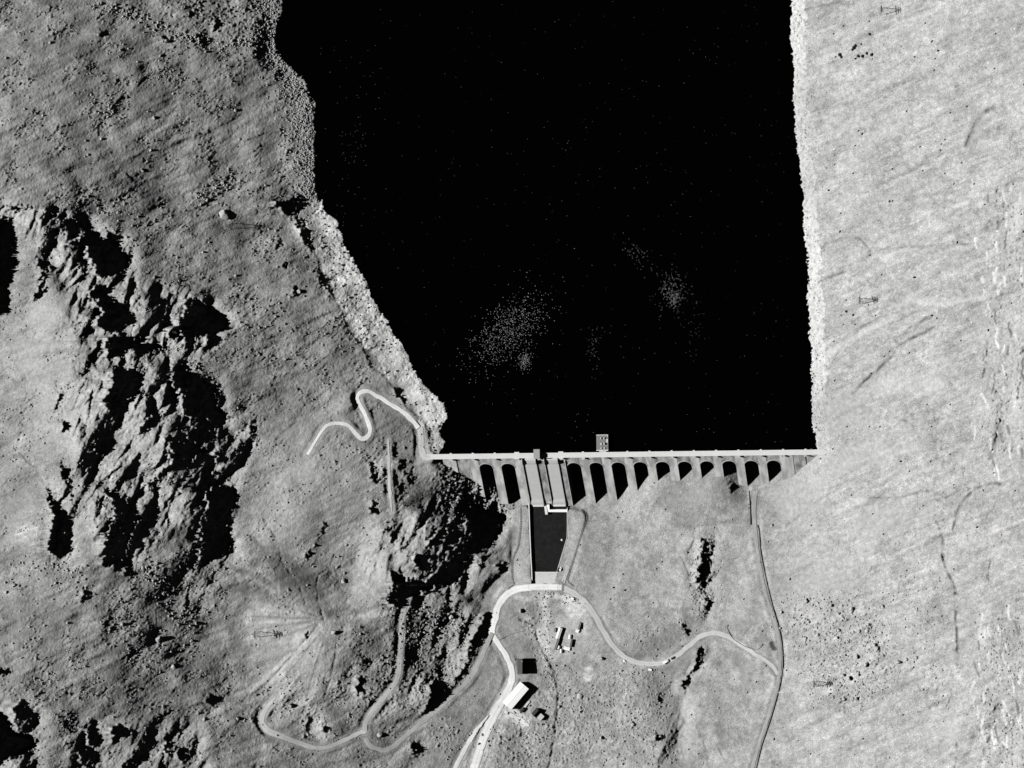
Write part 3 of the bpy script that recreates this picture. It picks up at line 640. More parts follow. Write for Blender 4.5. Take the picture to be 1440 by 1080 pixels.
# bare stony shore strips
e = sd_ + grf(51, 5, 30) * 2
strip = smooth01((21 - e) / 3) * (UU > 900) * (sd_ > -20) * smooth01((660 - VV) / 30)
strip *= np.interp(VV, [0, 80, 120, 130, 280, 300, 480, 560, 640], [1, 1, .7, .55, .6, 1, 1, .7, .35])
AL = AL * (1 - strip) + strip * .60
bw_ = np.interp(VV, [280, 310, 400, 470, 560, 640], [0, 22, 52, 48, 36, 22])
strip = smooth01((bw_ - e) / 4) * (UU < 760) * (VV > 284) * (sd_ > -20) * (VV < 640); AL = AL * (1 - strip) + strip * np.clip(.72 + .02 * fine2 + .06 * mid + .09 * grf(52, 18, 70), .36, .85)
strip = smooth01((20 - e) / 5) * (UU < 760) * (VV < 284) * (sd_ > -20); AL = AL * (1 - strip) + strip * (.38 + .06 * fine2)
strokes([([(382, 774), (404, 797), (425, 812), (446, 838)], 14, .22, .8), ([(404, 850), (430, 855), (452, 868)], 6, .22, .7), ([(395, 820), (430, 840)], 12, .24, .6),
         ([(345, 842), (372, 846), (404, 850)], 3, .2, .6), ([(330, 800), (360, 810), (385, 825)], 4, .22, .5), ([(352, 755), (372, 775), (395, 800)], 4, .22, .6),
         ([(465, 872), (420, 870), (360, 862)], 4, .42, .5), ([(465, 876), (410, 885), (350, 900)], 9, .40, .5), ([(455, 885), (410, 930), (380, 965)], 8, .44, .5),
         ([(458, 890), (440, 940), (415, 985)], 12, .40, .45), ([(550, 862), (500, 868), (462, 874), (430, 890), (400, 930), (352, 972)], 4, .46, .6),
         ([(430, 985), (400, 985), (380, 1000)], 9, .46, .6), ([(420, 1000), (440, 1010), (452, 1030)], 13, .42, .6),
         ([(455, 960), (450, 985)], 7, .2, .5), ([(383, 640), (392, 615), (415, 595), (430, 570), (445, 562), (480, 530)], 3.5, .24, .5), ([(430, 565), (424, 590)], 6, .25, .5),
         ([(540, 575), (560, 590), (575, 610), (582, 640)], 14, .24, .6), ([(520, 560), (530, 600)], 10, .27, .5), ([(515, 540), (545, 545)], 8, .25, .6), ([(480, 620), (484, 680)], 5, .40, .5), ([(487, 625), (490, 650)], 5, .26, .5),
         ([(510, 690), (505, 720), (515, 730)], 8, .27, .5), ([(800, 845), (815, 858)], 8, .62, .8), ([(780, 838), (800, 840), (818, 850)], 4, .58, .7), ([(770, 835), (766, 850), (770, 880), (764, 905)], 5, .5, .7), ([(800, 875), (780, 895), (775, 920)], 12, .47, .75), ([(745, 870), (758, 900), (765, 920)], 6, .47, .5),
         ([(766, 915), (768, 935)], 4, .5, .6), ([(745, 855), (752, 880)], 5, .22, .5), ([(757, 905), (775, 935), (783, 965)], 3, .22, .6), ([(738, 905), (745, 925)], 8, .26, .5), ([(700, 870), (715, 850), (735, 842)], 8, .30, .5), ([(725, 840), (745, 842), (755, 838)], 4, .44, .6),
         ([(835, 870), (850, 895), (868, 915)], 2.5, .24, .5), ([(845, 868), (858, 892), (880, 915)], 2, .24, .5), ([(900, 915), (930, 905), (950, 890)], 14, .25, .6), ([(965, 860), (968, 890)], 8, .24, .6), ([(880, 920), (900, 925)], 5, .22, .5),
         ([(920, 950), (940, 945), (975, 920)], 14, .27, .6), ([(920, 970), (940, 1000), (950, 1060)], 22, .25, .6), ([(1020, 880), (1050, 875), (1060, 865)], 10, .29, .5), ([(1068, 885), (1075, 900)], 4, .24, .5), ([(1085, 905), (1088, 912)], 4, .16, .8),
         ([(1025, 920), (1040, 930)], 8, .26, .5), ([(1045, 940), (1050, 990)], 6, .29, .5), ([(1010, 1020), (1015, 1050)], 6, .24, .6), ([(975, 985), (968, 1000), (960, 1060)], 10, .42, .4), ([(1085, 820), (1110, 830)], 12, .31, .6), ([(1045, 800), (1052, 850)], 6, .40, .3),
         ([(855, 690), (862, 700)], 14, .28, .35), ([(930, 700), (945, 705)], 12, .28, .5), ([(1010, 665), (1005, 690)], 10, .30, .5), ([(825, 750), (830, 800)], 14, .30, .4), ([(890, 805), (895, 825)], 6, .28, .5), ([(980, 745), (955, 770), (968, 805)], 6, .40, .35),
         ([(1375, 165), (1365, 200)], 9, .30, .5), ([(1280, 25), (1240, 15)], 3, .25, .0), ([(1200, 430), (1170, 470)], 4, .34, .5), ([(1405, 600), (1394, 640)], 5, .27, .7), ([(1350, 700), (1345, 720)], 6, .31, .5),
         ([(1290, 425), (1330, 428), (1370, 418), (1390, 425)], 3, .48, .5), ([(1360, 285), (1340, 290)], 3, .5, .5), ([(1160, 500), (1220, 465), (1260, 445)], 4, .45, .4), ([(1240, 545), (1310, 540)], 14, .43, .5),
         ([(735, 730), (733, 790), (728, 815)], 9, .40, .5), ([(722, 745), (716, 770)], 6, .27, .5), ([(810, 735), (800, 790)], 9, .42, .5), ([(728, 800), (735, 815)], 8, .46, .6), ([(705, 985), (720, 965)], 14, .5, .5), ([(744, 992), (735, 1005), (720, 1003)], 6, .5, .6),
         ([(706, 860), (730, 875)], 10, .30, .4), ([(712, 893), (716, 915)], 14, .33, .5), ([(685, 925), (675, 960)], 12, .29, .5), ([(655, 1010), (640, 1050), (620, 1080)], 10, .28, .5), ([(690, 1030), (700, 1060)], 10, .30, .5)])
def patch(poly, val, op=1.0):
    s, _ = polymask(poly, 12); k = inpoly(poly, UU[s] + 1.6 * ew1[s] + 1.2 * jw1[s], VV[s] + 1.6 * ew2[s] + 1.2 * jw2[s]).astype(float); k = blur(k, 1) * op
    AL[s] = AL[s] * (1 - k) + val * k * (1 + .10 * fine[s] + .08 * mid[s])
patch([(361, 842), (392, 846), (436, 863), (464, 869), (440, 880), (416, 890), (380, 899), (350, 903), (345, 875)], .50, .85)
patch([(462, 874), (451, 899), (448, 928), (443, 960), (436, 986), (426, 998), (404, 993), (387, 984), (399, 957), (414, 933), (428, 904), (448, 885)], .51, .85)
patch([(376, 774), (396, 791), (407, 808), (423, 810), (445, 813), (448, 824), (451, 838), (457, 852), (468, 866), (460, 868), (445, 863), (426, 855), (409, 849), (401, 833), (390, 822), (382, 797)], .11, .9)
patch([(325, 818), (362, 824), (382, 830), (401, 841), (423, 852), (418, 857), (395, 851), (362, 842), (330, 836)], .12, .85)
patch([(450, 962), (460, 964), (461, 988), (444, 988)], .14, .8)
patch([(423, 1008), (443, 998), (452, 1020), (438, 1046), (423, 1036)], .52, .8); patch([(540, 592), (560, 585), (580, 605), (582, 640), (575, 668), (556, 660)], .2, .5)
patch([(405, 575), (425, 560), (432, 585), (415, 600)], .2, .6); patch([(484, 625), (494, 640), (492, 668), (482, 650)], .2, .6); patch([(330, 842), (345, 880), (350, 930), (338, 960), (325, 900)], .26, .6)
patch([(690, 1000), (706, 984), (722, 1000), (748, 1014), (742, 1028), (718, 1012), (700, 1010)], .74, .85); patch([(672, 1085), (690, 1035), (702, 1005), (712, 1008), (700, 1050), (694, 1085)], .62, .7); patch([(636, 1090), (650, 1064), (672, 1030), (690, 1002), (704, 985), (712, 990), (692, 1030), (676, 1085)], .56, .6)
patch([(790, 838), (806, 838), (822, 850), (826, 868), (806, 872), (792, 858)], .6, .75); patch([(772, 872), (800, 866), (822, 874), (818, 920), (800, 930), (776, 925), (764, 905)], .45, .7); patch([(755, 880), (770, 884), (776, 930), (766, 925)], .5, .6)
patch([(752, 832), (766, 831), (770, 845), (760, 850)], .68, .8); patch([(735, 905), (745, 900), (757, 940), (748, 945)], .22, .6); patch([(706, 885), (730, 880), (742, 925), (720, 930)], .31, .7)
region([(590, 600), (602, 602), (606, 640), (628, 648), (625, 670), (604, 672), (590, 660), (586, 640)], .40, 2, .8)
blobs([(25, 200, 30, 12, 0, .36), (75, 190, 18, 8, 0, .37), (150, 220, 60, 20, -.4, .31), (130, 130, 60, 14, -.5, .26), (210, 140, 40, 16, -.5, .25), (330, 75, 50, 10, .3, .34), (290, 100, 40, 18, .5, .32),
       (340, 215, 50, 14, -.3, .31), (60, 70, 40, 12, -.4, .33), (110, 70, 40, 16, .0, .25), (60, 440, 30, 30, .5, .38), (50, 500, 50, 25, 0, .38), (60, 580, 30, 40, 0, .36), (20, 700, 30, 40, 0, .27), (40, 870, 60, 30, 0, .27),
       (120, 900, 20, 10, 0, .36), (55, 950, 30, 14, -.4, .34), (230, 860, 20, 20, 0, .28), (110, 850, 16, 10, 0, .34), (520, 765, 20, 45, .1, .44), (525, 800, 20, 40, .2, .43), (440, 660, 55, 70, .6, .40), (405, 720, 34, 60, .5, .41), (470, 560, 60, 34, -.5, .38), (400, 870, 60, 40, 0, .40), (420, 960, 40, 50, .4, .39),  # western bowl blobs paint in brightness the lighting does not give
       (395, 950, 7, 4, -.5, .62), (417, 900, 6, 8, .5, .55), (600, 640, 8, 30, 0, .42), (1220, 640, 60, 20, -.3, .41), (1180, 580, 40, 30, 0, .36), (1120, 700, 40, 40, -.6, .39), (1250, 730, 60, 20, -.3, .40), (1210, 705, 9, 6, 0, .5),
       (1430, 300, 10, 40, .2, .50), (1425, 480, 12, 40, 0, .48), (1385, 470, 12, 30, 0, .42), (1430, 560, 10, 30, 0, .5), (1380, 890, 8, 22, 0, .52), (1420, 900, 14, 24, .4, .33), (1425, 1060, 14, 30, .3, .46), (1340, 1020, 10, 20, 0, .45),
       (1160, 820, 50, 40, 0, .38), (1205, 860, 14, 5, 0, .5), (1165, 970, 8, 6, 0, .55), (1115, 945, 16, 4, 0, .45), (827, 940, 5, 2, 0, .62), (827, 955, 5, 3, 0, .6), (848, 840, 10, 20, .3, .34), (830, 820, 10, 16, 0, .30), (980, 700, 24, 14, 0, .37), (940, 900, 12, 6, 0, .24), (560, 800, 14, 40, .2, .36)])
blobs([(976, 800, 7, 46, .1, .46), (585, 972, 9, 24, .1, .46), (495, 952, 6, 16, .1, .45), (645, 865, 10, 8, 0, .42), (436, 1022, 10, 16, 0, .5), (270, 440, 12, 14, 0, .45), (60, 400, 14, 30, 0, .4), (105, 480, 22, 30, 0, .42), (100, 560, 22, 40, 0, .42)])  # paler colour paints the sunlit west faces of the rib and rock mounds
AL += np.maximum(grf(45, 2.2, 7, beta=.3) - 2.1, 0) * .22 * (.3 + RIGHT * .7)
soft([([(1155, 372), (1185, 355), (1205, 352), (1215, 357)], 2, .53, .8), ([(1157, 510), (1187, 482), (1220, 465), (1250, 445), (1280, 420)], 2.2, .52, .8), ([(1285, 422), (1330, 421), (1375, 416), (1395, 422)], 1.8, .54, .8),
         ([(1187, 387), (1215, 395), (1220, 405)], 1.6, .52, .8), ([(1345, 282), (1375, 272)], 1.8, .56, .8), ([(1155, 672), (1192, 652), (1240, 637), (1290, 610)], 1.8, .51, .8), ([(1205, 667), (1235, 642), (1270, 630)], 1.8, .5, .8), ([(1215, 542), (1280, 535), (1320, 533)], 6, .49, .6),
         ([(1180, 330), (1220, 318), (1260, 312)], 3, .49, .5), ([(1300, 60), (1340, 40), (1400, 30)], 3, .48, .5), ([(1200, 200), (1250, 180), (1290, 150)], 4, .48, .4), ([(1250, 360), (1300, 352), (1360, 350)], 2.5, .50, .6), ([(1300, 480), (1350, 470), (1400, 480)], 3, .5, .6)])
_r = np.random.default_rng(19)
for _a, _L, _v, _w in ((172, 105, .47, 1.5), (178, 110, .24, 1.2), (183, 112, .5, 1.6), (188, 105, .25, 1.0), (193, 100, .48, 1.6), (199, 85, .26, 1.1), (208, 75, .47, 1.4), (222, 110, .50, 2.0), (228, 130, .48, 1.6), (233, 120, .26, 1.2), (240, 125, .5, 2.2), (247, 120, .46, 1.4), (253, 118, .24, 1.0), (258, 110, .48, 1.6), (264, 95, .26, 1.0), (268, 60, .46, 1.2)):
    _t = math.radians(_a); _p = [(464 + math.cos(_t) * _L * q + _r.normal(0, 1.2), 871 - math.sin(_t) * _L * q + _r.normal(0, 1.2)) for q in (.16, .35, .55, .8, 1.0)]
    strokes([(_p, _w * 1.35, _v, .42)])
_r = np.random.default_rng(9)
for _ in range(90):
    u = _r.uniform(1368, 1438); v = _r.choice([_r.uniform(240, 700), _r.uniform(850, 1075)]); L = _r.uniform(6, 22); a = _r.normal(1.45, .2)
    strokes([([(u, v), (u + math.cos(a) * L * .5 + _r.normal(0, 1), v + L * .5), (u + math.cos(a) * L, v + L)], _r.uniform(1.0, 2.2), _r.choice([.66, .6, .58, .24]), .8)])
AL = np.clip(AL, .06, .85)

# ------------------------------------------------------------------ ground mesh (dense where it is seen, coarse to the horizon)
ext = np.array([20, 60, 140, 300, 600, 1200, 2400, 5000, 10000.])
Uf = np.concatenate([U1[0] - ext[::-1], U1, U1[-1] + ext]); Vf = np.concatenate([V1[0] - ext[::-1], V1, V1[-1] + ext]); ne = len(ext)
Zf = np.pad(Z, ne, mode='edge'); Af = np.pad(AL, ne, mode='edge')
UF, VF = np.meshgrid(Uf, Vf)
out = np.maximum(np.maximum(U1[0] - UF, UF - U1[-1]), 0); Zf = Zf + np.where(UF > 720, 1, 1) * 90 * (1 - np.exp(-out / 500.)) * .9
X, Y, Zw = W(UF, VF, Zf)
def grid_mesh(name, X, Y, Zw, alb, m):
    ny, nx = X.shape; me = bpy.data.meshes.new(name)
    me.vertices.add(nx * ny); co_ = np.stack([X, Y, Zw], -1).astype(np.float32).ravel(); me.vertices.foreach_set('co', co_)
    idx = np.arange(nx * ny).reshape(ny, nx)
    q = np.stack([idx[1:, :-1], idx[1:, 1:], idx[:-1, 1:], idx[:-1, :-1]], -1).reshape(-1, 4)
    nf = len(q); me.loops.add(nf * 4); me.loops.foreach_set('vertex_index', q.ravel().astype(np.int32))
    me.polygons.add(nf); me.polygons.foreach_set('loop_start', np.arange(0, nf * 4, 4, dtype=np.int32))
    me.polygons.foreach_set('use_smooth', np.ones(nf, bool))
    a = me.attributes.new('albedo', 'FLOAT', 'POINT'); a.data.foreach_set('value', alb.astype(np.float32).ravel())
    me.update(calc_edges=True); me.materials.append(m)
    o = bpy.data.objects.new(name, me); COL.objects.link(o); return o
ground = grid_mesh('ground', X, Y, Zw, Af, M['ground']); tag(ground, kind='structure')

# roads as strips on the ground
def strip_mesh(p, z, wd, m, name, lift=.22):
    t = np.gradient(p, axis=0); t /= np.linalg.norm(t, axis=1)[:, None] + 1e-9; nn = np.stack([-t[:, 1], t[:, 0]], 1)
    jr = np.random.default_rng(len(p)); vs = []; fs = []; al = []
    cols = [-1, -.72, -.4, 0, .4, .72, 1]; fac = [.80, .95, 1.07, .90, 1.07, .95, .80]; n = len(cols)
    def wob(k): return np.convolve(jr.normal(0, 1, len(p) + 8), np.ones(k) / k ** .5, 'same')[4:-4]
    el, er, tone = wob(3) * .38, wob(3) * .38, 1 + wob(7) * .05; side = wob(5) * .05
    for i in range(len(p)):
        for c, f in zip(cols, fac):
            j = (el[i] if c < 0 else er[i]) * max(0, abs(c) - .5) * 2
            q = p[i] + nn[i] * (c * wd[i] + j * min(1, wd[i] / 2))
            vs.append(W(q[0], q[1], z[i] + lift + (.03 if c == 0 else 0) - (.1 if abs(c) == 1 else 0))); al.append(ROADA[m] * f * (tone[i] + side[i] * c))
    for i in range(len(p) - 1):
        for k_ in range(n - 1): fs.append((i * n + k_, i * n + k_ + 1, (i + 1) * n + k_ + 1, (i + 1) * n + k_))
    b = MB(); b.add(vs, fs); o = b.build(name, m, fix=False); tag(o, kind='structure')
    a = o.data.attributes.new('albedo', 'FLOAT', 'POINT'); a.data.foreach_set('value', np.array(al, np.float32)); return o
for i, (p, z, wd, m, name) in enumerate(ROADS): strip_mesh(p, z, wd, m, name, .22 + .02 * i)

# water
def water(poly, z, m, name):
    b = MB(); b.add([W(u, v, z) for u, v in poly], [tuple(range(len(poly)))]); o = b.build(name, m, fix=False); tag(o, kind='structure'); return o
wl = [W(u, v, LAKE_Z) for u, v in ((200, -9000), (200, 0), (300, 300))]
lb = MB(); lu = [W(330, -9000, LAKE_Z), W(330, 200, LAKE_Z), W(420, 420, LAKE_Z), W(540, 600, LAKE_Z), W(600, 640.3, LAKE_Z), W(1165, 633.2, LAKE_Z), W(1200, 500, LAKE_Z), W(1180, 200, LAKE_Z), W(1180, -9000, LAKE_Z)]
lb.add(lu, [tuple(range(len(lu)))]); lake = lb.build('lake_water', M['water'], fix=False); tag(lake, kind='structure')
# ------------------------------------------------------------------ the dam
PITCH = (dam_a(1087.5, 656, 40) - dam_a(683, 656, 40)) / 13.0
BAY0 = dam_a(683, 656, 40); BW = 12.3
bay = lambda k: BAY0 + PITCH * k
fz = lambda d, off=0.0: FZ - (d - FD0) / FS + off
fd = lambda z, off=0.0: FD0 + (FZ - z) * FS + off
dam = empty('dam', dp(DAML / 2, 0, 0), 0, 'long pale concrete dam with arched bays below its crest road and twin spillway chutes', 'dam')
def dpart(b, name, m, parent=dam, **kw):
    o = b.build(name, m, **kw); o.parent = parent
    o.matrix_parent_inverse = Matrix.Identity(4)
    o.location = o.location - Vector(dam.location) if parent is dam else o.location
    return o
def dbox(b, a0, a1, d0, d1, z0, z1):
    b.hexa([dp(a0, d1, z0), dp(a1, d1, z0), dp(a1, d0, z0), dp(a0, d0, z0)], [dp(a0, d1, z1), dp(a1, d1, z1), dp(a1, d0, z1), dp(a0, d0, z1)]); return b
RIGHT_END = DAML + 1.0
# water wall and crest
b = dbox(MB(), 6, DAML - 8, -2.0, 2.3, -14, 48.9); dpart(b, 'water_wall', 'concrete')
SK0, SK1 = dam_a(752, 640, 55), dam_a(769, 640, 50)
b = dbox(MB(), -.5, DAML + 3, -1.75, 1.75, 48.95, 50.0); dpart(b, 'crest_road', 'deck')
for d0, d1 in ((-2.25, -1.752), (1.752, 2.25)):
    dpart(dbox(MB(), 0, DAML + 1.5, d0, d1, 48.9, 50.75), 'parapet', 'pale')
for k in range(-1, 16):
    a = bay(k) - PITCH / 2
    if 8 < a < DAML - 3:
        big_ = k in (2, 4)
        b = dbox(MB(), a - (2.2 if big_ else .9), a + (2.2 if big_ else .9), -3.3 if big_ else -3.0, -2.252, 47.8, 50.9)
        dpart(b, 'refuge', 'pale')
        if big_: dpart(dbox(MB(), a - 2.2, a + 2.2, 2.252, 3.0, 47.8, 50.9), 'refuge', 'pale')
        b = MB(); b.prism([dp(a - 1.3, 2.31, 48.9), dp(a - 1.3, 4.1, 48.9), dp(a - 1.3, 2.31, 46.4)], E * 2.6); dpart(b, 'bracket', 'stained')
# buttresses
def buttress(a0, a1, name='buttress', m='concrete', zlow=-14, off=0.0, ztop=None):
    zt = FZ if ztop is None else ztop
    b = MB(); b.prism([dp(a0, 2.32, zlow), dp(a0, fd(zlow) + off, zlow), dp(a0, fd(zt) + off, zt), dp(a0, 2.32, zt + .4)], E * (a1 - a0)); return dpart(b, name, m)
for k in range(-1, 15):
    a0 = bay(k - 1) + BW / 2 if k > -1 else bay(-1) - BW / 2 - 5; a1 = bay(k) - BW / 2
    a0 = max(a0, 8 if k > -1 else 14)
    if k == 14: a0, a1 = bay(13) + BW / 2, bay(14) - 2.0
    buttress(a0, a1, zlow=-14 if 1 < k < 12 else -2)
buttress(bay(14) - 1.7, bay(14) + 9.0, 'end_block', 'stained', zlow=14, off=-.35); buttress(bay(14) + 9.3, DAML - 3, 'end_block', 'stained', zlow=26, off=-.7)
buttress(14, bay(-1) - BW / 2 - 5.3, 'end_block', 'concrete', zlow=20, off=-.5)
buttress(bay(-1) - BW / 2 + .02, bay(0) - PITCH + BW / 2 - .02, 'end_block', 'stained', zlow=10, off=-.8)
# arch heads closing the top of each bay
QS = math.hypot(1, FS)
def fp(a, q, off):                # a point on the sloping face, q metres down the slope, off metres proud
    z = FZ - q / QS; return dp(a, fd(z) + off / QS * 1.0, z + off * FS / QS)
def arch(k):
    R = BW / 2; qc = 6.4 + R; ac = bay(k); n = 16; b = MB(); vs = []
    for lay in (-.1, -2.3):
        for i in range(n + 1):
            t = math.pi * i / n; a = ac - R * math.cos(t)
            vs.append(fp(a, 0, lay)); vs.append(fp(a, qc - R * math.sin(t), lay))
    o = 2 * (n + 1); fs = []
    for i in range(n):
        j = 2 * i
        fs += [(j, j + 1, j + 3, j + 2), (o + j, o + j + 2, o + j + 3, o + j + 1), (j + 1, o + j + 1, o + j + 3, j + 3), (j, j + 2, o + j + 2, o + j)]
    b.add(vs, fs); dpart(b, 'arch_head', 'stained')
    b = MB(); vs = []; R2 = R + .75
    for i in range(n + 1):
        t = math.pi * i / n
        for r, lay in ((R - .02, .22), (R2, .22), (R2, -.4), (R - .02, -.4)):
            vs.append(fp(ac - r * math.cos(t), qc - r * math.sin(t) - .0, lay))
    fs = []
    for i in range(n):
        for c in range(4): fs.append((i * 4 + c, i * 4 + (c + 1) % 4, i * 4 + 4 + (c + 1) % 4, i * 4 + 4 + c))
    fs += [(0, 1, 2, 3), (n * 4 + 3, n * 4 + 2, n * 4 + 1, n * 4)]
    b.add(vs, fs); dpart(b, 'arch_rim', 'rim')
for k in (0, 1, 4, 5, 6, 7, 8, 9, 10, 11, 12, 13): arch(k)
# spillway chutes between training walls
def sweep(prof, a0, a1, name, m):   # closed profile in (d, z), extruded along the dam
    b = MB(); b.prism([dp(a0, d, z) for d, z in prof], E * (a1 - a0)); return dpart(b, name, m)
ZB = -2.2
for k in (2, 3):
    c = bay(k); top = [(2.32, 46.6), (3.0, 46.9), (4.0, 46.4), (5.2, 45.0), (6.6, 43.2)]
    face = [(d, z) for d, z in top] + [(fd(z) + .9, z) for z in np.linspace(41, 4, 12)] + [(fd(1.4) + 1.6, 1.4), (fd(ZB + .9) + 1.6, ZB + .9), (fd(ZB) + 3, ZB)]
    sweep(face + [(fd(ZB) + 3, -12), (2.32, -12)], c - BW / 2 + .55, c + BW / 2 - .06, 'spillway_chute', 'chute')
    def twall(a0, a1, h, m):
        pr = [(2.36, 48.6), (4.5, 48.6), (6.8, 45.6 + .6)] + [(fd(z) + h, z) for z in (42, 20, 2.0)] + [(fd(ZB) + h, ZB), (fd(-12), -12), (2.36, -12)]
        sweep(pr, a0, a1, 'training_wall', m)
    twall(c - BW / 2 + .02, c - BW / 2 + .54, 2.15, 'concrete'); twall(c + BW / 2 - .05, c + BW / 2 + .4, 1.5, 'rim')
# stain-darkened pier faces beside the chutes
for k in (3, 4):
    a0 = bay(k - 1) + BW / 2 + .42; a1 = bay(k) - BW / 2 - (.01 if k == 3 else 1.6)
    sweep([(fd(44) + .1, 44), (fd(44) + .32, 44), (fd(1) + .32, 1), (fd(1) + .1, 1)], a0, a1, 'stained_pier_face', 'stained')
a0 = bay(3) + BW / 2 + PITCH - BW - 1.5
sweep([(fd(45) + .1, 45), (fd(45) + 1.3, 45), (fd(-6) + 1.3, -6), (fd(-6) + .1, -6)], a0, a0 + .5, 'training_wall', 'pale')
# gate house on the crest
g0, g1 = dam_a(750.6, 640, 56), dam_a(758.4, 640, 56)
b = dbox(MB(), g0, g1, -5.2, 2.8, 46.5, 55.2); gh = dpart(b, 'gate_house', 'grey')
b = dbox(MB(), g0 - .25, g1 + .25, -5.45, 3.05, 55.2, 55.6); o = dpart(b, 'roof', 'grey'); 
o.parent = gh; o.location = (0, 0, 0)
b = dbox(MB(), g1 + .002, g1 + .08, -.7, .7, 50.0, 52.3); o = dpart(b, 'door', 'timber'); o.parent = gh; o.location = (0, 0, 0)
# intake tower out in the lake
t0, t1 = dam_a(838.6, 622, 50), dam_a(855.2, 622, 50); dN = lambda v: (P(847, v, 50) - A0).dot(N)
d0, d1 = dN(611.2), dN(633.8)
tower = empty('intake_tower', dp((t0 + t1) / 2, (d0 + d1) / 2, 40), 0, 'square grey intake tower standing in the lake against the dam crest', 'tower')
def tpart(b, name, m):
    o = b.build(name, m); o.parent = tower; o.location = -Vector(tower.location); return o
tpart(dbox(MB(), t0 + .3, t1 - .3, d0 + .3, d1 - .3, 20, 48.9), 'shaft', 'concrete')
tpart(dbox(MB(), t0, t1, d0, d1, 48.9, 49.6), 'platform', mat('platform_concrete', .23, nscale=.9, namp=.25))
tpart(dbox(MB(), t0, t1, d0, d0 + .6, 49.6, 50.2), 'kerb', 'deck'); tpart(dbox(MB(), t0, t1, d1 - .8, d1, 49.6, 50.2), 'kerb', 'deck')
tpart(dbox(MB(), t1 - .9, t1 - .1, d0 + .9, d0 + 1.9, 49.6, 50.6), 'locker', 'deck'); tpart(dbox(MB(), t1 - 1.6, t1 - .2, d0 + 4, d0 + 7, 49.6, 49.85), 'hatch', 'deck')
tpart(dbox(MB(), (t0 + t1) / 2 - 3, (t0 + t1) / 2 + 4.5, d1 + .01, -2.3, 48.6, 49.3), 'footbridge', 'stained')
tc = (t0 + t1) / 2
for a, d, sx, sy, h in ((-1.2, 3.2, .9, 1.5, 1.2), (1.6, 3.2, 1.0, 1.5, 1.2), (-.9, 8.4, 1.5, 1.6, 1.6), (1.7, 8.2, 1.1, 1.8, 1.6), (-.9, 12.0, 1.2, 1.2, .9), (1.9, 12.0, 1.2, 1.3, .9)):
    b = dbox(MB(), tc + a - sx / 2, tc + a + sx / 2, d0 + d - sy / 2, d0 + d + sy / 2, 49.6, 49.6 + h)
    b.tube(dp(tc + a, d0 + d, 49.6 + h), dp(tc + a, d0 + d, 50.1 + h), .3, 8); tpart(b, 'winch', 'pale')

# ------------------------------------------------------------------ stilling basin below the chutes
WZ = -2.0
pool = water([(744, 700), (800, 712), (800, 757), (786, 806), (747, 806)], WZ, M['pool'], 'pool_water')
basin = empty('stilling_basin', P(770, 765, 0), 0, 'concrete stilling basin walls around the dark pool below the spillway', 'basin')
def bpart(b, name, m, parent=None):
    o = b.build(name, m); o.parent = parent or basin
    if parent is None: o.location = -Vector(basin.location)
    return o
def wall_run(pts, wd, z0, z1):
    """a wall along map points, mitred"""
    p = [P(u, v, z1) for u, v in pts]; b = MB(); q = []
    for i, c in enumerate(p):
        d = (p[min(i + 1, len(p) - 1)] - p[max(i - 1, 0)]); d.z = 0; d.normalize(); n = Vector((-d.y, d.x, 0)) * wd / 2; q.append((c + n, c - n))
    vs = []
    for l, r in q: vs += [(l.x, l.y, z0), (r.x, r.y, z0), (r.x, r.y, z1), (l.x, l.y, z1)]
    fs = [(0, 1, 2, 3)]
    for i in range(len(p) - 1):
        o = i * 4
        for c in range(4): fs.append((o + c, o + (c + 1) % 4, o + 4 + (c + 1) % 4, o + 4 + c))
    o = (len(p) - 1) * 4; fs.append((o + 3, o + 2, o + 1, o)); b.add(vs, fs); return b
bpart(wall_run([(743.6, 708), (744.3, 730), (745.8, 770), (747.6, 805), (748.4, 823)], .9, -12, .75), 'side_wall', 'pale')
bpart(wall_run([(797.6, 714), (797.8, 740), (797.4, 756), (790, 781), (783.2, 804), (778.5, 822)], .7, -12, .7), 'side_wall', 'rim')
b = MB(); b.add([P(747, 804.5, WZ + .5), P(784.3, 804.5, WZ + .5), P(779.5, 823, WZ + .9), P(748, 823, WZ + .9)] + [P(747, 804.5, -12), P(784, 804.5, -12), P(779.5, 823, -12), P(748, 823, -12)],
      [(0, 1, 2, 3), (0, 4, 5, 1), (1, 5, 6, 2), (2, 6, 7, 3), (3, 7, 4, 0), (7, 6, 5, 4)]); bpart(b, 'weir_slab', 'rim')
bpart(wall_run([(748.8, 804.6), (783.0, 804.6)], .5, WZ - .5, WZ + .75), 'weir_crest', 'pale')
bpart(wall_run([(770.5, 709.5), (771.8, 718.3), (784, 718.2), (798, 718.2)], 2.5, -6, .9), 'divide_wall', 'white')
b = wall_run([(766.8, 711.5), (768.6, 723.5)], 2.2, -6, 1.1); bpart(b, 'divide_wall', 'pale')
# road bridge over the basin outlet
br = empty('road_bridge', P(766, 825.5, 0), 0, 'short pale road bridge crossing the outlet of the stilling basin', 'bridge')
for nm, pts, wd, z0, z1, m in (('deck', [(742, 825.6), (790, 825.7)], 4.6, .2, 1.9, 'pale'), ('parapet', [(744, 821.6), (786, 821.6)], .4, .3, 2.6, 'pale'), ('parapet', [(744, 829.6), (790, 829.6)], .4, .3, 2.6, 'pale')):
    o = wall_run(pts, wd, z0, z1).build(nm, m); o.parent = br; o.location = -Vector(br.location)
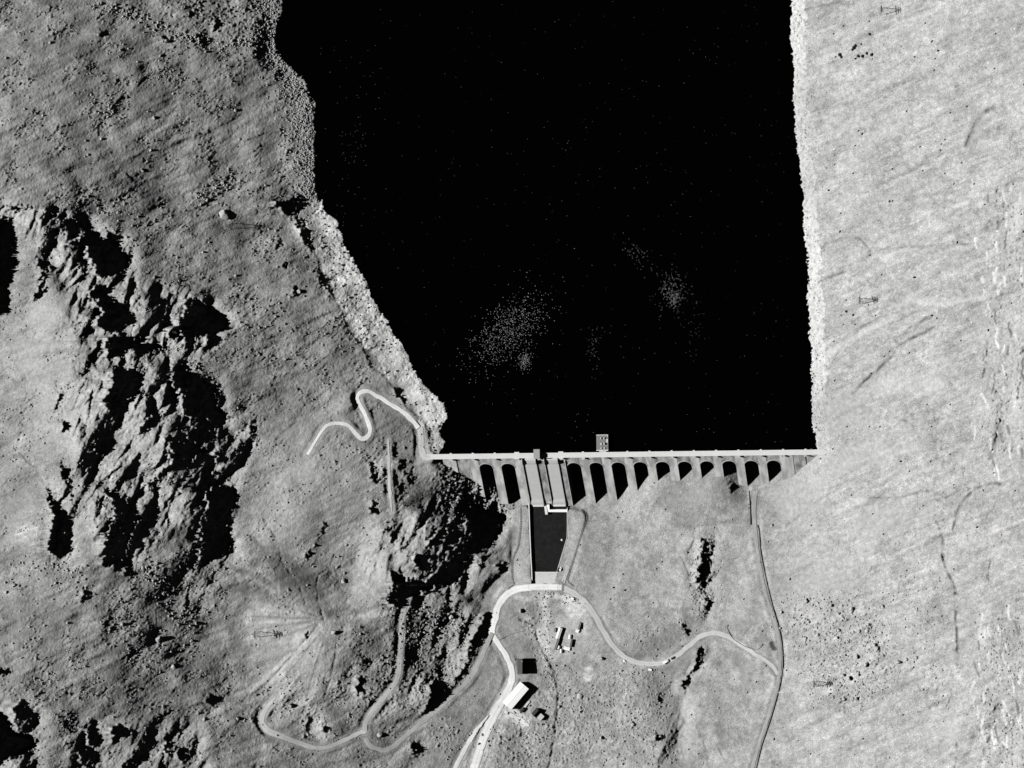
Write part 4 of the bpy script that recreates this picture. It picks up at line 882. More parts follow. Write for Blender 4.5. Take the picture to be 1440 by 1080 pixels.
# mooring buoy in the pool and a lamp on its bank
def on_ground(u, v): return P(u, v, float(zat(u, v)))
b = MB(); c = P(790, 759.3, WZ); b.tube(c + Vector((0, 0, -.3)), c + Vector((0, 0, .35)), .95, 12); b.tube(c + Vector((0, 0, .35)), c + Vector((0, 0, 1.1)), .6, 12, .25)
o = b.build('buoy', 'white'); tag(o, 'small white buoy floating in the dark pool of the stilling basin', 'buoy')
# ------------------------------------------------------------------ buildings
def local(root):
    """put meshes built in local coordinates under root"""
    def f(b, name, m, parent=None): o = b.build(name, m); o.parent = parent or root; return o
    return f
def gable(label, cat, name, u, v, z, rz, L, Wd, he, hr, mwall, mroof, doors=(), windows=(), over=.35, group=None, chimney=None):
    """gabled building; local x along the ridge"""
    r = empty(name, P(u, v, z - .1), rz, label, cat, group); put = local(r)
    b = MB(); b.prism([(-L / 2, -Wd / 2, -1.5), (-L / 2, Wd / 2, -1.5), (-L / 2, Wd / 2, he), (-L / 2, 0, hr - .05), (-L / 2, -Wd / 2, he)], (L, 0, 0)); put(b, 'wall', mwall)
    sl = (hr - he) / (Wd / 2); t = .22
    b = MB(); b.prism([(-L / 2 - over, 0, hr + t), (-L / 2 - over, -Wd / 2 - over, he - over * sl + t), (-L / 2 - over, -Wd / 2 - over, he - over * sl), (-L / 2 - over, 0, hr),
                       (-L / 2 - over, Wd / 2 + over, he - over * sl), (-L / 2 - over, Wd / 2 + over, he - over * sl + t)], (L + 2 * over, 0, 0)); rf = put(b, 'roof', mroof)
    b = MB(); b.box((0, 0, hr + t + .02), (L + 2 * over, .3, .12)); put(b, 'ridge_cap', mroof, rf)
    for side, pos, w_, h_ in doors:
        b = MB()
        if side in 'sn': b.box((pos, (-1 if side == 's' else 1) * (Wd / 2 + .04), h_ / 2), (w_, .08, h_))
        else: b.box(((1 if side == 'e' else -1) * (L / 2 + .04), pos, h_ / 2), (.08, w_, h_))
        put(b, 'door', 'timber')
    for side, pos, w_, zc, h_ in windows:
        b = MB(); y = (-1 if side == 's' else 1) * (Wd / 2 + .03); b.box((pos, y, zc), (w_ + .2, .06, h_ + .2)); fr = put(b, 'window', 'paint')
        b = MB(); b.box((pos, y * 1.0 + (-.035 if side == 's' else .035), zc), (w_, .02, h_)); put(b, 'pane', 'glass', fr)
    if chimney:
        b = MB(); b.box((chimney, 0, hr + .6), (.8, .6, 1.8)); ch = put(b, 'chimney', mwall, rf)
    return r
ang = math.atan2((P(731, 959, 6) - P(706.5, 988, 6)).y, (P(731, 959, 6) - P(706.5, 988, 6)).x)
zb = PZ['barn']
gable('long white roofed shed, the largest building, beside the bend of the pale road', 'shed', 'long_shed', 726.5, 978, zb, ang, 24.0, 9.6, 5.6, 6.2, 'wall', 'white',
      doors=(('w', 0, 4.2, 4.4), ('s', -6, 3.2, 3.6)), windows=(('s', 0, 1.6, 2.6, 1.2), ('s', 5, 1.6, 2.6, 1.2), ('s', 9, 1.6, 2.6, 1.2), ('n', -7, 1.6, 2.6, 1.2), ('n', 0, 1.6, 2.6, 1.2), ('n', 7, 1.6, 2.6, 1.2)))
gable('dark slate roofed house standing alone just above the white shed', 'house', 'slate_house', 736.6, 936.8, PZ['house'], math.radians(90), 13.2, 9.6, 4.6, 9.4, 'wall', 'slate',
      doors=(('n', 0, 1.1, 2.1),), windows=(('n', -4, 1.2, 1.8, 1.3), ('n', 4, 1.2, 1.8, 1.3), ('s', -4, 1.2, 1.8, 1.3), ('s', 0, 1.2, 1.8, 1.3), ('s', 4, 1.2, 1.8, 1.3)), chimney=4.5)
def slab(name, label, cat, pts, z, t, m, group=None):
    b = MB(); q = [P(u, v, z + t) for u, v in pts]; b.hexa([(p.x, p.y, z - .8) for p in q], q); o = b.build(name, m); tag(o, label, cat, group)
    c = sum((Vector(p) for p in q), Vector()) / 4; o.data.transform(Matrix.Translation(-c)); o.location = c; return o
slab('terrace', 'pale concrete terrace along the road side of the slate roofed house', 'terrace', [(722, 947.3), (727, 947.3), (727, 926), (722, 926)], PZ['house'], .12, 'rim')
# cottage with a flat pale annexe
c = gable('small cottage with dark roof slopes and a pale flat annexe east of the white shed', 'cottage', 'cottage', 755.2, 1002.6, PZ['cottage'], ang - math.radians(2), 6.4, 6.0, 2.8, 6.2, 'wall', 'dark',
          doors=(('n', 1, 1, 2),), windows=(('n', -1.6, 1, 1.5, 1), ('s', -1.5, 1, 1.5, 1), ('s', 1.5, 1, 1.5, 1)), over=.2)
b = MB(); b.box((0, -5.2, 1.4), (5.0, 4.2, 4.6)); an = local(c)(b, 'annexe', 'wall'); b = MB(); b.box((0, -5.2, 3.8), (5.3, 4.4, .2)); local(c)(b, 'annexe_roof', 'rim', an)
# lean-to and kerb beside the shed
gable('low dark felt roofed lean-to in the yard east of the white shed', 'lean-to', 'yard_hut', 734.2, 998.3, PZ['barn'] - 1.0, ang, 4.0, 2.6, 1.9, 2.4, 'timber', 'slate', doors=(('e', 0, .9, 1.8),), over=.1)
slab('loading_ramp', 'narrow pale ramp in the yard between the white shed and the cottage', 'ramp', [(735.5, 995), (738, 996.5), (745.5, 986.5), (743, 985)], PZ['barn'] - .6, .2, 'rim')
# the work camp
zc = PZ['camp']; hz = math.atan2((P(788.6, 883, 0) - P(784, 897, 0)).y, (P(788.6, 883, 0) - P(784, 897, 0)).x)
hut = lambda label, u, v, L, Wd, he, hr, mroof, rz=hz, **k: gable(label, 'hut', 'hut', u, v, zc, rz, L, Wd, he, hr, 'wall', mroof, over=.15, group='huts of the work camp below the bridge', **k)
hut('long white roofed camp hut, the brighter of two huts end to end', 786.7, 890.4, 9.8, 3.2, 2.6, 3.2, 'white', doors=(('e', 0, 1, 2),), windows=(('s', -2, 1, 1.5, .9), ('s', 2, 1, 1.5, .9)))
hut('long grey roofed camp hut touching the lower end of the white roofed hut', 782.4, 905.6, 10.0, 3.2, 2.6, 3.2, 'grey', doors=(('w', 0, 1, 2),), windows=(('s', -2, 1, 1.5, .9), ('s', 2, 1, 1.5, .9)))
hut('small white shed close under the lower end of the grey roofed camp hut', 786.0, 910.6, 3.0, 1.6, 1.7, 2.0, 'white')
hut('small white shed standing alone, lowest of all in the work camp', 789.4, 915.6, 3.4, 1.5, 1.8, 2.1, 'white', rz=math.radians(86))
hut('white roofed hut lying crosswise at the lower end of the camp', 797.4, 911.8, 5.4, 2.8, 1.2, 1.5, 'white', rz=math.radians(-14))
hut('grey roofed hut at the upper end of the camp by the pale bare patch', 814.6, 880.2, 6.0, 2.4, 2.6, 3.0, 'grey', doors=(('w', 0, .9, 1.9),))
hut('squat white hut directly below the topmost grey camp hut', 812.4, 887.0, 2.6, 2.8, 1.4, 1.7, 'white', rz=math.radians(-30))
hut('small white hut with a tall narrow roof beside the eastern grey hut', 801.6, 895.6, 3.6, 1.9, 1.5, 1.9, 'white', rz=math.radians(84))
hut('grey roofed hut in the east row just above the crosswise white hut', 802.6, 904.6, 6.6, 2.4, 2.5, 3.0, 'grey', doors=(('e', 0, .9, 1.9),), rz=math.radians(79))
t = empty('storage_tank', P(779.5, 886, zc - .2), 0, 'round pale storage tank beside the white roofed camp hut', 'tank'); put = local(t)
b = MB(); b.tube((0, 0, -.5), (0, 0, 2.0), 1.9, 20); put(b, 'tank_shell', 'rim'); b = MB(); b.tube((0, 0, 2.0), (0, 0, 2.5), 1.95, 20, .3); lid = put(b, 'lid', 'grey'); b = MB(); b.tube((0, 0, 2.5), (0, 0, 2.9), .3, 8); put(b, 'vent', 'steel', lid)
# foundations of removed huts
for pts, lab in (([(821.5, 943), (832, 943), (832, 941), (821.5, 941)], 'narrow pale foundation slab, upper of two below the work camp'), ([(821.5, 953.5), (831, 953.5), (831, 949.5), (821.5, 949.5)], 'broad pale foundation slab, lower of two below the work camp'),
                 ([(1093, 974.5), (1099, 975), (1099.4, 972.8), (1093.4, 972.4)], 'small pale concrete slab beside the eastern track')):
    zz = float(zat(*np.mean(pts, 0))); slab('foundation_slab', lab, 'slab', pts, zz, .35, 'rim')

# ------------------------------------------------------------------ vehicles
def wheels(put, L, Wd, r):
    for x in (-L * .31, L * .31):
        for y in (-Wd / 2 + .1, Wd / 2 - .1):
            b = MB(); b.tube((x, y - .12, r), (x, y + .12, r), r, 14); wv = put(b, 'wheel', 'rubber'); b = MB(); b.tube((x, y - .135, r), (x, y + .135, r), r * .55, 10); put(b, 'rim', 'steel', wv)
def car(u, v, rz, m, label, L=4.3, Wd=1.7, van=False):
    r = empty('parked_van' if van else 'parked_car', on_ground(u, v) + Vector((0, 0, .15)), rz, label, 'van' if van else 'car'); put = local(r); h = 2.1 if van else 1.45
    pr = [(-L / 2, .35), (L / 2, .35), (L / 2, .75), (L * .30, .95), (L * .18, h), (-L * .46, h), (-L / 2, .9)] if van else [(-L / 2, .35), (L / 2, .35), (L / 2, .7), (L * .22, .88), (L * .1, h), (-L * .26, h), (-L * .4, .92), (-L / 2, .85)]
    b = MB(); b.prism([(x, -Wd / 2, z) for x, z in pr], (0, Wd, 0)); body = b.build('body', m); body.parent = r
    bv = body.modifiers.new('bevel', 'BEVEL'); bv.width = .08; bv.segments = 2
    b = MB(); xa, za, xb = (L * .295, 1.0, L * .2) if van else (L * .2, .93, L * .115)
    b.add([(xa + .05, -Wd * .4, za), (xa + .05, Wd * .4, za), (xb + .05, Wd * .36, h - .12), (xb + .05, -Wd * .36, h - .12)], [(0, 1, 2, 3)]); b.add([(xa + .02, -Wd * .4, za - .02), (xa + .02, Wd * .4, za - .02), (xb + .02, Wd * .36, h - .14), (xb + .02, -Wd * .36, h - .14)], [(3, 2, 1, 0)]); put(b, 'windscreen', 'glass')
    for y in (-1, 1):
        b = MB(); b.box((-L * .06, y * (Wd / 2 + .005), h * .75), (L * .36, .02, h * .22)); put(b, 'side_window', 'glass'); b = MB(); b.box((L / 2 + .01, y * Wd * .36, .62), (.04, .28, .16)); put(b, 'headlight', 'steel')
    wheels(put, L, Wd, .32); return r
def lorry(u, v, rz, label):
    r = empty('parked_lorry', on_ground(u, v) + Vector((0, 0, .15)), rz, label, 'lorry'); put = local(r)
    b = MB(); b.box((0, 0, .75), (5.6, 1.0, .25)); put(b, 'chassis', 'carpaint'); b = MB(); b.prism([(1.6, -1.0, .7), (2.9, -1.0, .7), (2.9, -1.0, 1.5), (2.5, -1.0, 2.3), (1.6, -1.0, 2.3)], (0, 2.0, 0)); cab = put(b, 'cab', 'paint')
    b = MB(); b.add([(2.93, -.85, 1.5), (2.93, .85, 1.5), (2.53, .85, 2.2), (2.53, -.85, 2.2)], [(0, 1, 2, 3)]); put(b, 'windscreen', 'glass', cab)
    b = MB(); b.box((-.75, 0, 1.75), (4.2, 2.1, 1.7)); put(b, 'load_box', 'white'); wheels(put, 5.6, 1.9, .45); return r
lorry(936.6, 930.4, math.radians(28), 'white lorry parked at an angle on the outer edge of the eastern road')
car(947.0, 925.2, math.radians(28), M['carpaint'], 'dark car parked on the eastern road just ahead of the white lorry')
car(915.6, 942.0, math.radians(-15), M['white'], 'white van parked on the verge below the eastern road behind the lorry', L=4.8, Wd=2.0, van=True)
car(878.6, 930.0, math.radians(-35), M['white'], 'small white car on the verge where the eastern road bends', L=3.4, Wd=1.5)
car(788.2, 800.6, math.radians(70), M['white'], 'white car parked on the bank beside the basin weir', L=3.8, Wd=1.6)
car(785.4, 801.2, math.radians(70), M['carpaint'], 'dark car parked beside the white car at the basin weir', L=3.8, Wd=1.6)
car(806.2, 842.0, math.radians(-20), M['white'], 'white van parked by the pale bare patch near the bridge', L=4.4, Wd=1.9, van=True)

# ------------------------------------------------------------------ pylons
def pylon(u, v, hgt, label):
    r = empty('pylon', on_ground(u, v) - Vector((0, 0, .2)), 0, label, 'pylon', 'lattice pylons'); put = local(r)
    hb = hgt * .13; ht = hgt * .03; zt = hgt * .96; L = lambda z: hb + (ht - hb) * min(z / (hgt * .8), 1)
    for sx, sy in ((-1, -1), (1, -1), (1, 1), (-1, 1)):
        b = MB(); b.bar((sx * hb, sy * hb, 0), (sx * ht, sy * ht, hgt * .8), .15); b.bar((sx * ht, sy * ht, hgt * .8), (0, 0, hgt), .12); put(b, 'leg', 'steel')
    b = MB(); zs_ = [0, .16, .31, .45, .58, .70, .80, .9]; zs_ = [q * hgt for q in zs_]
    for z0, z1 in zip(zs_[:-1], zs_[1:]):
        c0 = [(-L(z0), -L(z0), z0), (L(z0), -L(z0), z0), (L(z0), L(z0), z0), (-L(z0), L(z0), z0)]; c1 = [(-L(z1), -L(z1), z1), (L(z1), -L(z1), z1), (L(z1), L(z1), z1), (-L(z1), L(z1), z1)]
        for i in range(4):
            b.bar(c0[i], c1[(i + 1) % 4], .06); b.bar(c0[(i + 1) % 4], c1[i], .06)
            if z0 > 0: b.bar(c0[i], c0[(i + 1) % 4], .065)
    put(b, 'bracing', 'steel')
    for q, w_ in ((.70, 4.0), (.82, 3.2), (.93, 2.4)):
        b = MB(); z = q * hgt
        for sx in (-1, 1): b.bar((0, -w_, z), (sx * ht, 0, z + .1), .3); b.bar((0, w_, z), (sx * ht, 0, z + .1), .3)
        b.bar((0, -w_, z), (0, 0, z + 1.2), .25); b.bar((0, w_, z), (0, 0, z + 1.2), .25); cr = put(b, 'crossarm', 'steel')
        for y in (-w_ + .1, w_ - .1): b = MB(); b.tube((0, y, z - 1.2), (0, y, z), .12, 6); put(b, 'insulator', 'glass', cr)
    return r
pylon(362.5, 892, 20.5, 'lattice pylon on the pale fan of earth in the western bowl')
pylon(1147, 961.5, 21, 'lattice pylon on the slope east of the lower track beside the boulders')
pylon(1211, 423, 21, 'lattice pylon on the pale slope east of the middle of the lake')
pylon(1242, 16, 26, 'lattice pylon highest up the pale slope at the top edge of the picture')
pylon(322, 318.5, 22, 'lattice pylon on the dark western hillside above the lake bend')

# ------------------------------------------------------------------ walls and fences
def drape_wall(name, label, cat, pts, wd, h, m, group=None):
    p = resample(pts, 4); b = MB(); q = []; jr = np.random.default_rng(len(p) * 3)
    w3 = [Vector([float(c) for c in W(a, c_, float(zat(a, c_)))]) for a, c_ in p]
    vs = []
    for i, c in enumerate(w3):
        d = w3[min(i + 1, len(w3) - 1)] - w3[max(i - 1, 0)]; d.z = 0; d.normalize(); n = Vector((-d.y, d.x, 0)) * wd / 2; hh = h * (1 + jr.normal(0, .12)); n2 = n * .7
        vs += [c + n - Vector((0, 0, .8)), c - n - Vector((0, 0, .8)), c - n2 + Vector((0, 0, hh)), c + n2 + Vector((0, 0, hh))]
    fs = [(0, 1, 2, 3)]
    for i in range(len(w3) - 1):
        o = i * 4
        for k in range(4): fs.append((o + k, o + (k + 1) % 4, o + 4 + (k + 1) % 4, o + 4 + k))
    o = (len(w3) - 1) * 4; fs.append((o + 3, o + 2, o + 1, o)); b.add(vs, fs)
    o = b.build(name, m); tag(o, label, cat, group); return o
drape_wall('stone_wall', 'dark drystone wall running along the east side of the lower track', 'wall', [(1063, 738), (1067, 745), (1070, 780), (1084, 845), (1096.5, 890), (1100.5, 925), (1098, 955), (1085.5, 1003), (1070, 1051), (1061, 1090)], .9, 1.0, 'stone')
drape_wall('stone_wall', 'short dark drystone wall dropping from the dam to the top of the track', 'wall', [(1053, 690), (1054.5, 715), (1055, 738)], .9, 1.1, 'stone')
def fence(label, pts, h=1.2, group='wire fences beside the stilling basin'):
    p = resample(pts, 3.0); r = empty('fence', on_ground(*p[0]), 0, label, 'fence', group)
    w3 = [on_ground(*q) - Vector(r.location) for q in p]; b = MB()
    for c in w3: b.box((c.x, c.y, c.z + h / 2 - .2), (.2, .2, h + .4))
    o = b.build('post', 'timber'); o.parent = r; o['kind'] = 'stuff'
    for q in (.35, .75, 1.05):
        b = MB()
        for a, c in zip(w3[:-1], w3[1:]): b.bar(a + Vector((0, 0, h * q)), c + Vector((0, 0, h * q)), .11)
        o = b.build('rail', 'timber'); o.parent = r
    return r
fence('post and rail fence along the outer edge of the bank west of the pool', [(732, 714), (731.5, 740), (728, 768), (720, 788), (720, 815), (722, 821), (714, 829)])
fence('post and rail fence along the outer edge of the bank east of the pool', [(817, 716), (822, 729), (817, 750), (808, 780), (800, 805), (798.5, 817), (806, 824)])
drape_wall('earth_bank', 'faint dark wall enclosing the small field beside the eastern road', 'wall', [(1022, 882), (1030, 897), (1050, 910), (1066, 913), (1072, 906)], .7, .8, 'stone')
drape_wall('pipeline', 'thin dark wall crossing the field above the slate roofed house', 'wall', [(702, 900), (718, 892), (737, 887)], .6, .6, 'stone')

# ------------------------------------------------------------------ boulders
def ico(sub):
    bm = bmesh.new(); bmesh.ops.create_icosphere(bm, subdivisions=sub, radius=1); vs = [v.co.copy() for v in bm.verts]; fs = [tuple(v.index for v in f.verts) for f in bm.faces]; bm.free(); return vs, fs
ICO2, ICO1 = ico(3), ico(2)
def rock_mesh(seed, name, m, base=ICO2):
    r = random.Random(seed); off = Vector((r.uniform(0, 99), r.uniform(0, 99), r.uniform(0, 99))); sx, sy, sz = r.uniform(.8, 1.3), r.uniform(.7, 1.1), r.uniform(.75, 1.1)
    cuts = [(Vector((r.gauss(0, 1), r.gauss(0, 1), r.gauss(0, .8))).normalized(), r.uniform(.55, .85)) for _ in range(7)]; vs = []
    for v in base[0]:
        p = v * (1 + .22 * mnoise.noise(v * 1.3 + off) + .1 * mnoise.noise(v * 3 + off))
        for n, d in cuts:
            k = p.dot(n)
            if k > d: p = p - n * (k - d) * .9
        vs.append((p.x * sx, p.y * sy, p.z * sz))
    me = bpy.data.meshes.new(name); me.from_pydata(vs, [], base[1]); me.materials.append(M[m]); return me
RM = [rock_mesh(i, 'boulder', 'rock') for i in range(8)]
RP = [rock_mesh(50 + i, 'pale_boulder', 'palerock') for i in range(4)]
def boulder(u, v, rad, label, group=None, meshes=RM, tall=1.0):
    me = meshes[rnd.randrange(len(meshes))]; o = bpy.data.objects.new('boulder', me); COL.objects.link(o); r = rad * SC
    o.location = on_ground(u, v) + Vector((0, 0, r * .30 * tall)); o.scale = (r, r * rnd.uniform(.8, 1.1), r * rnd.uniform(.85, 1.1) * tall); o.rotation_euler = (rnd.uniform(-.3, .3), rnd.uniform(-.3, .3), rnd.uniform(0, 6.28))
    tag(o, label, 'boulder', group); return o
for u, v, r_, t_, lab in (
    (316, 302, 6.5, 1.4, 'tall pale boulder on the dark hillside west of the lake bend'), (421, 410, 3.6, 1.3, 'grey boulder on the slope just west of the bare shore strip'), (225, 899, 5.0, 1.5, 'big pale topped boulder with a long blunt shadow on the lower western hillside'),
    (733, 859, 3.4, 1.4, 'pale boulder alone on the grass inside the road bend below the bridge'), (815, 979, 3.8, 1.0, 'oval pale boulder in the field east of the stream, south of the foundation slabs'), (787, 994, 3.4, 1.1, 'boulder on the stream bank right of the cottage'),
    (847, 926, 2.8, 1.4, 'bright boulder with a pointed shadow in the field left of the eastern road bend'), (20, 823, 3.0, 1.2, 'small bright boulder near the left edge below the crags'), (244, 938, 3.2, 1.2, 'white speckled boulder on the lower western hillside right of the big pale topped one'),
    (410, 992, 4.6, 1.5, 'tall boulder with a double shadow beside the western track'), (636, 868, 4.8, 1.2, 'cracked pale boulder between the crag and the road'), (470, 890, 3.8, 1.2, 'grey boulder at the foot of the pale earth fan'),
    (507, 892, 2.8, 1.1, 'small boulder right of the earth fan in the western bowl'), (534, 1033, 3.6, 1.3, 'pale boulder inside the hairpin of the lower western track'), (335, 1010, 3.6, 1.3, 'dark boulder left of the western track bend'), (1099, 861, 3.0, 1.2, 'dark sided boulder right of the stone wall at the top of the boulder slope'),
    (1086, 739, 2.2, 1.3, 'bright block at the head of the dark line east of the track'), (432, 823, 2.2, 1.2, 'speck like boulder in the dark wet patch of the bowl'), (483, 817, 3.6, 1.2, 'boulder on the left foot of the pale rock dome'), (700, 740, 3.6, 1.2, 'bright boulder inside the black shadow of the crag'),
    (714, 1003, 1.8, 1.2, 'small boulder at the road fork below the white shed'), (890, 1019, 3.0, 1.2, 'boulder in the rough ground at the foot of the eastern fields'), (846, 1037, 3.2, 1.6, 'boulder with a tall shadow in the lower middle field'), (922, 1036, 4.5, 1.1, 'broad dark boulder in the rough ground near the bottom edge')):
    boulder(u, v, r_, lab, None, RP if 'pale' in lab or 'bright' in lab or 'white' in lab else RM, t_)
def scatter(n, spots, r0, r1, label, group, seed, meshes=RM, tall=1.1):
    g = np.random.default_rng(seed); k = 0
    while k < n:
        u, v, su, sv = spots[int(g.integers(len(spots)))]; u += g.normal(0, su); v += g.normal(0, sv)
        if not (4 < u < 1436 and 4 < v < 1076) or inl[int((v + 40) / G), int((u + 40) / G)]: continue
        boulder(u, v, r0 * (r1 / r0) ** (g.random() ** 1.8), label, group, meshes, tall); k += 1
scatter(64, [(1215, 870, 14, 14), (1185, 900, 30, 30), (1215, 935, 18, 16), (1205, 950, 16, 12), (1180, 965, 14, 10), (1150, 870, 30, 20), (1225, 900, 10, 20), (1130, 890, 18, 16), (1290, 940, 24, 26)], 1.5, 4.4, 'dark sided boulder in the boulder field on the pale slope right of the lower track', 'boulders of the right slope boulder field', 5, tall=1.35)
scatter(56, [(140, 145, 40, 20), (215, 130, 40, 40), (240, 170, 40, 30), (170, 60, 60, 25), (60, 100, 50, 60), (300, 180, 60, 40), (110, 230, 60, 30), (300, 270, 30, 14), (180, 290, 40, 20), (200, 30, 40, 20)], 1.2, 3.0, 'small dark boulder scattered on the upper western hillside', 'boulders of the upper western hillside', 6, tall=1.2)
scatter(52, [(220, 820, 40, 20), (250, 890, 40, 30), (90, 860, 60, 40), (60, 930, 50, 40), (170, 950, 60, 40), (270, 910, 20, 20), (200, 1000, 60, 40), (40, 820, 40, 20)], 1.2, 3.2, 'small dark boulder scattered on the lower western hillside', 'boulders of the lower western hillside', 7, tall=1.2)
scatter(30, [(310, 350, 50, 30), (340, 430, 50, 40), (400, 420, 30, 40), (360, 330, 40, 20), (390, 470, 30, 30)], 1.1, 2.5, 'small boulder on the slope between the crags and the bare shore strip', 'boulders between the crags and the shore', 8, tall=1.2)
scatter(26, [(830, 1000, 40, 30), (880, 1040, 30, 25), (800, 960, 25, 25), (760, 1050, 20, 20), (900, 990, 20, 30)], 1.0, 2.6, 'boulder in the rough lower fields east of the stream', 'boulders of the lower fields', 9, tall=1.3)
scatter(22, [(600, 880, 25, 14), (540, 945, 30, 30), (640, 880, 20, 20), (620, 1030, 20, 12), (690, 1040, 15, 20)], 1.2, 2.8, 'boulder on the broken ground below the central crag', 'boulders below the central crag', 10, tall=1.3)
scatter(14, [(1365, 684, 30, 5), (1310, 715, 10, 6), (1340, 690, 20, 6)], 1.0, 2.0, 'dark boulder along the faint line crossing the right slope', 'boulders along the line on the right slope', 11, tall=1.3)
scatter(10, [(1350, 90, 20, 6), (1290, 70, 40, 15)], .9, 1.6, 'tiny boulder high on the pale upper right slope', 'boulders of the upper right slope', 12, tall=1.2)
# shrubs on the pale slope
def shrub_mesh(seed):
    r = random.Random(seed); b = MB()
    for _ in range(260):
        d = Vector((r.gauss(0, 1), r.gauss(0, 1), r.gauss(0, 1))).normalized() * r.uniform(.5, 1.0) ** .6; d.z = abs(d.z) * .9 + .1
        x = Vector((r.gauss(0, 1), r.gauss(0, 1), r.gauss(0, 1))).normalized() * .2; y = d.cross(x).normalized() * .14; b.add([d - x, d + y, d + x, d - y], [(0, 1, 2, 3)])
    return b
SH = []
for i in range(3):
    r = empty('shrub', (0, 0, -500), 0); o = shrub_mesh(i).build('foliage', 'leaf', fix=False); o.parent = r; b = MB()
    for k in range(4): b.tube((0, 0, -.4), (.4 * math.cos(k * 1.7), .4 * math.sin(k * 1.7), .7), .09, 6, .03)
    o = b.build('stem', 'timber'); o.parent = r; SH.append(r)
def shrub(u, v, rad, label, group, first=[0]):
    i = first[0]; first[0] += 1; r = SH[i] if i < 3 else copy_tree(SH[i % 3]); s_ = rad * SC; r.location = on_ground(u, v); r.scale = (s_, s_, s_ * 1.1); r.rotation_euler = (0, 0, rnd.uniform(0, 6)); tag(r, label, 'shrub', group)
for u, v, q in ((1181, 77, 2.6), (1183, 80, 2.2), (1201, 67, 2.8), (1203, 64, 2.2), (1199, 70, 2.0), (1223, 48, 2.0), (1207, 79, 2.2), (1213, 79, 2.4), (1219, 75, 2.0), (1226, 77, 2.6), (1211, 62, 1.4)): shrub(u, v, q, 'dark shrub in the small thicket near the top of the pale right slope', 'shrubs of the upper right thicket')
for u, v, q in ((1190, 438, 1.8), (1200, 443, 1.8), (1190, 422, 1.2), (1183, 444, 1.0), (1251, 283, 1.6), (1186, 456, 1.0)): shrub(u, v, q, 'small dark shrub on the pale slope around the middle pylon', 'shrubs near the middle pylon')

# ------------------------------------------------------------------ uncountable stones along the shore and on the hills
def stones(name, spots, m, label, cat, seed):
    g = random.Random(seed); V_, F_ = [], []; prot = [rock_mesh(200 + i, 'stone_shape', m, ico(1)) for i in range(6)]
    pv = [np.array([v.co[:] for v in me.vertices]) for me in prot]; pf = [np.array([p.vertices[:] for p in me.polygons]) for me in prot]
    for me in prot: bpy.data.meshes.remove(me)
    n = 0
    for u, v, r_ in spots:
        i = g.randrange(6); c = on_ground(u, v); a = g.uniform(0, 6.28); R = np.array([[math.cos(a), -math.sin(a), 0], [math.sin(a), math.cos(a), 0], [0, 0, 1]]); s_ = r_ * SC
        V_.append(pv[i] @ R.T * s_ + np.array([c.x, c.y, c.z + s_ * .42])); F_.append(pf[i] + n); n += len(pv[i])
    me = bpy.data.meshes.new(name); me.from_pydata(np.concatenate(V_).tolist(), [], np.concatenate(F_).tolist()); me.materials.append(M[m]); o = bpy.data.objects.new(name, me); COL.objects.link(o); tag(o, label, cat, kind='stuff'); return o
g = np.random.default_rng(77); sp = []
while len(sp) < 2600:
    v = g.uniform(0, 640); u = np.interp(v, [0, 60, 100, 150, 262, 300, 400, 500, 560, 600, 632], [393, 386, 415, 441, 443, 455, 515, 575, 615, 620, 620]) - abs(g.normal(0, 1)) * (16 if v < 280 else 20)
    if v > 285 and g.random() < .92: continue
    if not inl[int((v + 40) / G), int((u + 40) / G)]: sp.append((u, v, .7 + 1.3 * g.random() ** 2.2))
stones('shore_stones', sp, 'rock', 'grey stones strewn along the western shore of the lake', 'stones', 3)
sp = [(1100 + 60 * g.random() ** 1.6 * .6 + np.interp(v, [0, 300, 640], [14, 32, 46]), v, .5 + .6 * g.random() ** 2) for v in g.uniform(0, 630, 900)]
sp = [q for q in sp if not inl[int((q[1] + 40) / G), int((q[0] + 40) / G)]]
stones('shore_stones', sp, 'palerock', 'pale stones along the eastern waterline', 'stones', 4)
sp = []
while len(sp) < 4200:
    u, v = g.uniform(0, 560), g.uniform(0, 1078); j, i = int((v + 40) / G), int((u + 40) / G)
    if inl[j, i] or g.random() > dens[j, i] ** 1.5 * LEFT[j, i] * .9 + .03: continue
    sp.append((u, v, .65 + 1.35 * g.random() ** 3.2))
for line, n_, wob_, q in (([(130, 5), (190, 22), (240, 45), (300, 62), (350, 62), (395, 55)], 330, 7, 1.9), ([(205, 112), (235, 105), (262, 112)], 50, 5, 1.3), ([(120, 135), (160, 165), (150, 150)], 60, 8, 1.5), ([(285, 275), (310, 262), (330, 245)], 70, 6, 1.5),
                          ([(95, 310), (140, 290), (190, 300)], 90, 9, 1.5), ([(200, 790), (230, 830), (260, 870), (300, 850)], 120, 9, 2.2), ([(20, 790), (60, 800), (110, 800)], 70, 9, 1.7), ([(560, 890), (600, 870), (640, 880), (660, 900)], 120, 14, 2.0), ([(230, 495), (280, 515), (310, 560)], 60, 8, 1.6)):
    lp = resample(line, 2)
    for _ in range(n_):
        c = lp[int(g.integers(len(lp)))]; u, v = c[0] + g.normal(0, wob_), c[1] + g.normal(0, wob_)
        if 3 < u < 1437 and 3 < v < 1077 and not inl[int((v + 40) / G), int((u + 40) / G)]: sp.append((u, v, .8 + q * g.random() ** 2.2))
stones('hill_stones', sp, 'rock', 'small stones strewn over the western hillside', 'stones', 5)
sp = []
while len(sp) < 4200:
    u, v = g.uniform(560, 1438), g.uniform(700, 1078); j, i = int((v + 40) / G), int((u + 40) / G)
    if g.random() > scrub[j, i] * .9 + .02: continue
    sp.append((u, v, .6 + 1.2 * g.random() ** 3))
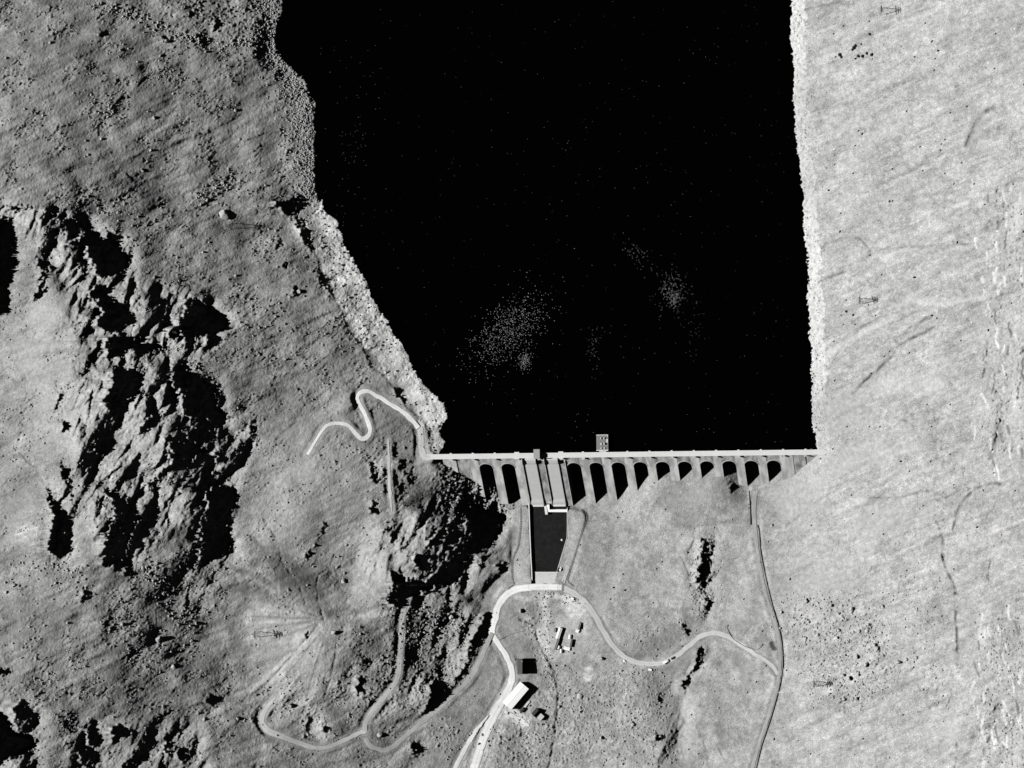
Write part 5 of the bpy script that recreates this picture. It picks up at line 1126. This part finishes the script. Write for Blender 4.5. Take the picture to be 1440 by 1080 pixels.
stones('valley_stones', sp, 'rock', 'small stones strewn over the rough ground of the valley', 'stones', 6)

sp = []
for line, n_, wob_ in (([(758, 832), (764, 850), (770, 880), (768, 920), (782, 960)], 200, 5), ([(770, 835), (800, 842), (818, 852)], 70, 5)):
    lp = resample(line, 2)
    for _ in range(n_):
        c = lp[int(g.integers(len(lp)))]; sp.append((c[0] + g.normal(0, wob_), c[1] + g.normal(0, wob_), .5 + 1.1 * g.random() ** 2.5))
stones('stream_stones', sp, 'palerock', 'pale rubble strewn along the streambed below the bridge', 'stones', 8)

# small raised pale discs on the lake surface
b = MB(); hexv = [(math.cos(i * math.pi / 3), math.sin(i * math.pi / 3)) for i in range(6)]
def fleck(u, v, r):
    c = P(u, v, LAKE_Z); q = rnd.uniform(.6, 1.0); vs = [(c.x + x * r, c.y + y * r * q, c.z + .01) for x, y in hexv] + [(c.x + x * r * .7, c.y + y * r * q * .7, c.z + .07) for x, y in hexv]
    b.add(vs, [(i, (i + 1) % 6, 6 + (i + 1) % 6, 6 + i) for i in range(6)] + [tuple(range(6, 12))])
def cloud(n, u, v, su, sv, ang_, r0, r1):
    c, s_ = math.cos(ang_), math.sin(ang_)
    for _ in range(n):
        x, y = rnd.gauss(0, su), rnd.gauss(0, sv); fleck(u + x * c - y * s_, v + x * s_ + y * c, rnd.uniform(r0, r1) * .75)
cloud(1000, 714, 465, 34, 17, -.75, .22, .55); cloud(160, 738, 508, 4.5, 7, 0, .25, .5); cloud(60, 895, 358, 14, 7, .7, .22, .45); cloud(220, 945, 408, 10, 14, -.2, .22, .45); cloud(90, 948, 422, 4, 6, 0, .25, .45)
cloud(50, 836, 490, 5, 20, 0, .2, .4); cloud(40, 970, 455, 10, 25, -.2, .2, .35); cloud(60, 500, 200, 12, 60, .2, .2, .35)
for _ in range(600): fleck(rnd.uniform(450, 1110), rnd.uniform(2, 625), rnd.uniform(.1, .25))
o = b.build('pale_flecks', 'lake_fleck', fix=False); tag(o, 'pale flecks scattered over the black lake', 'lake_fleck', kind='stuff')
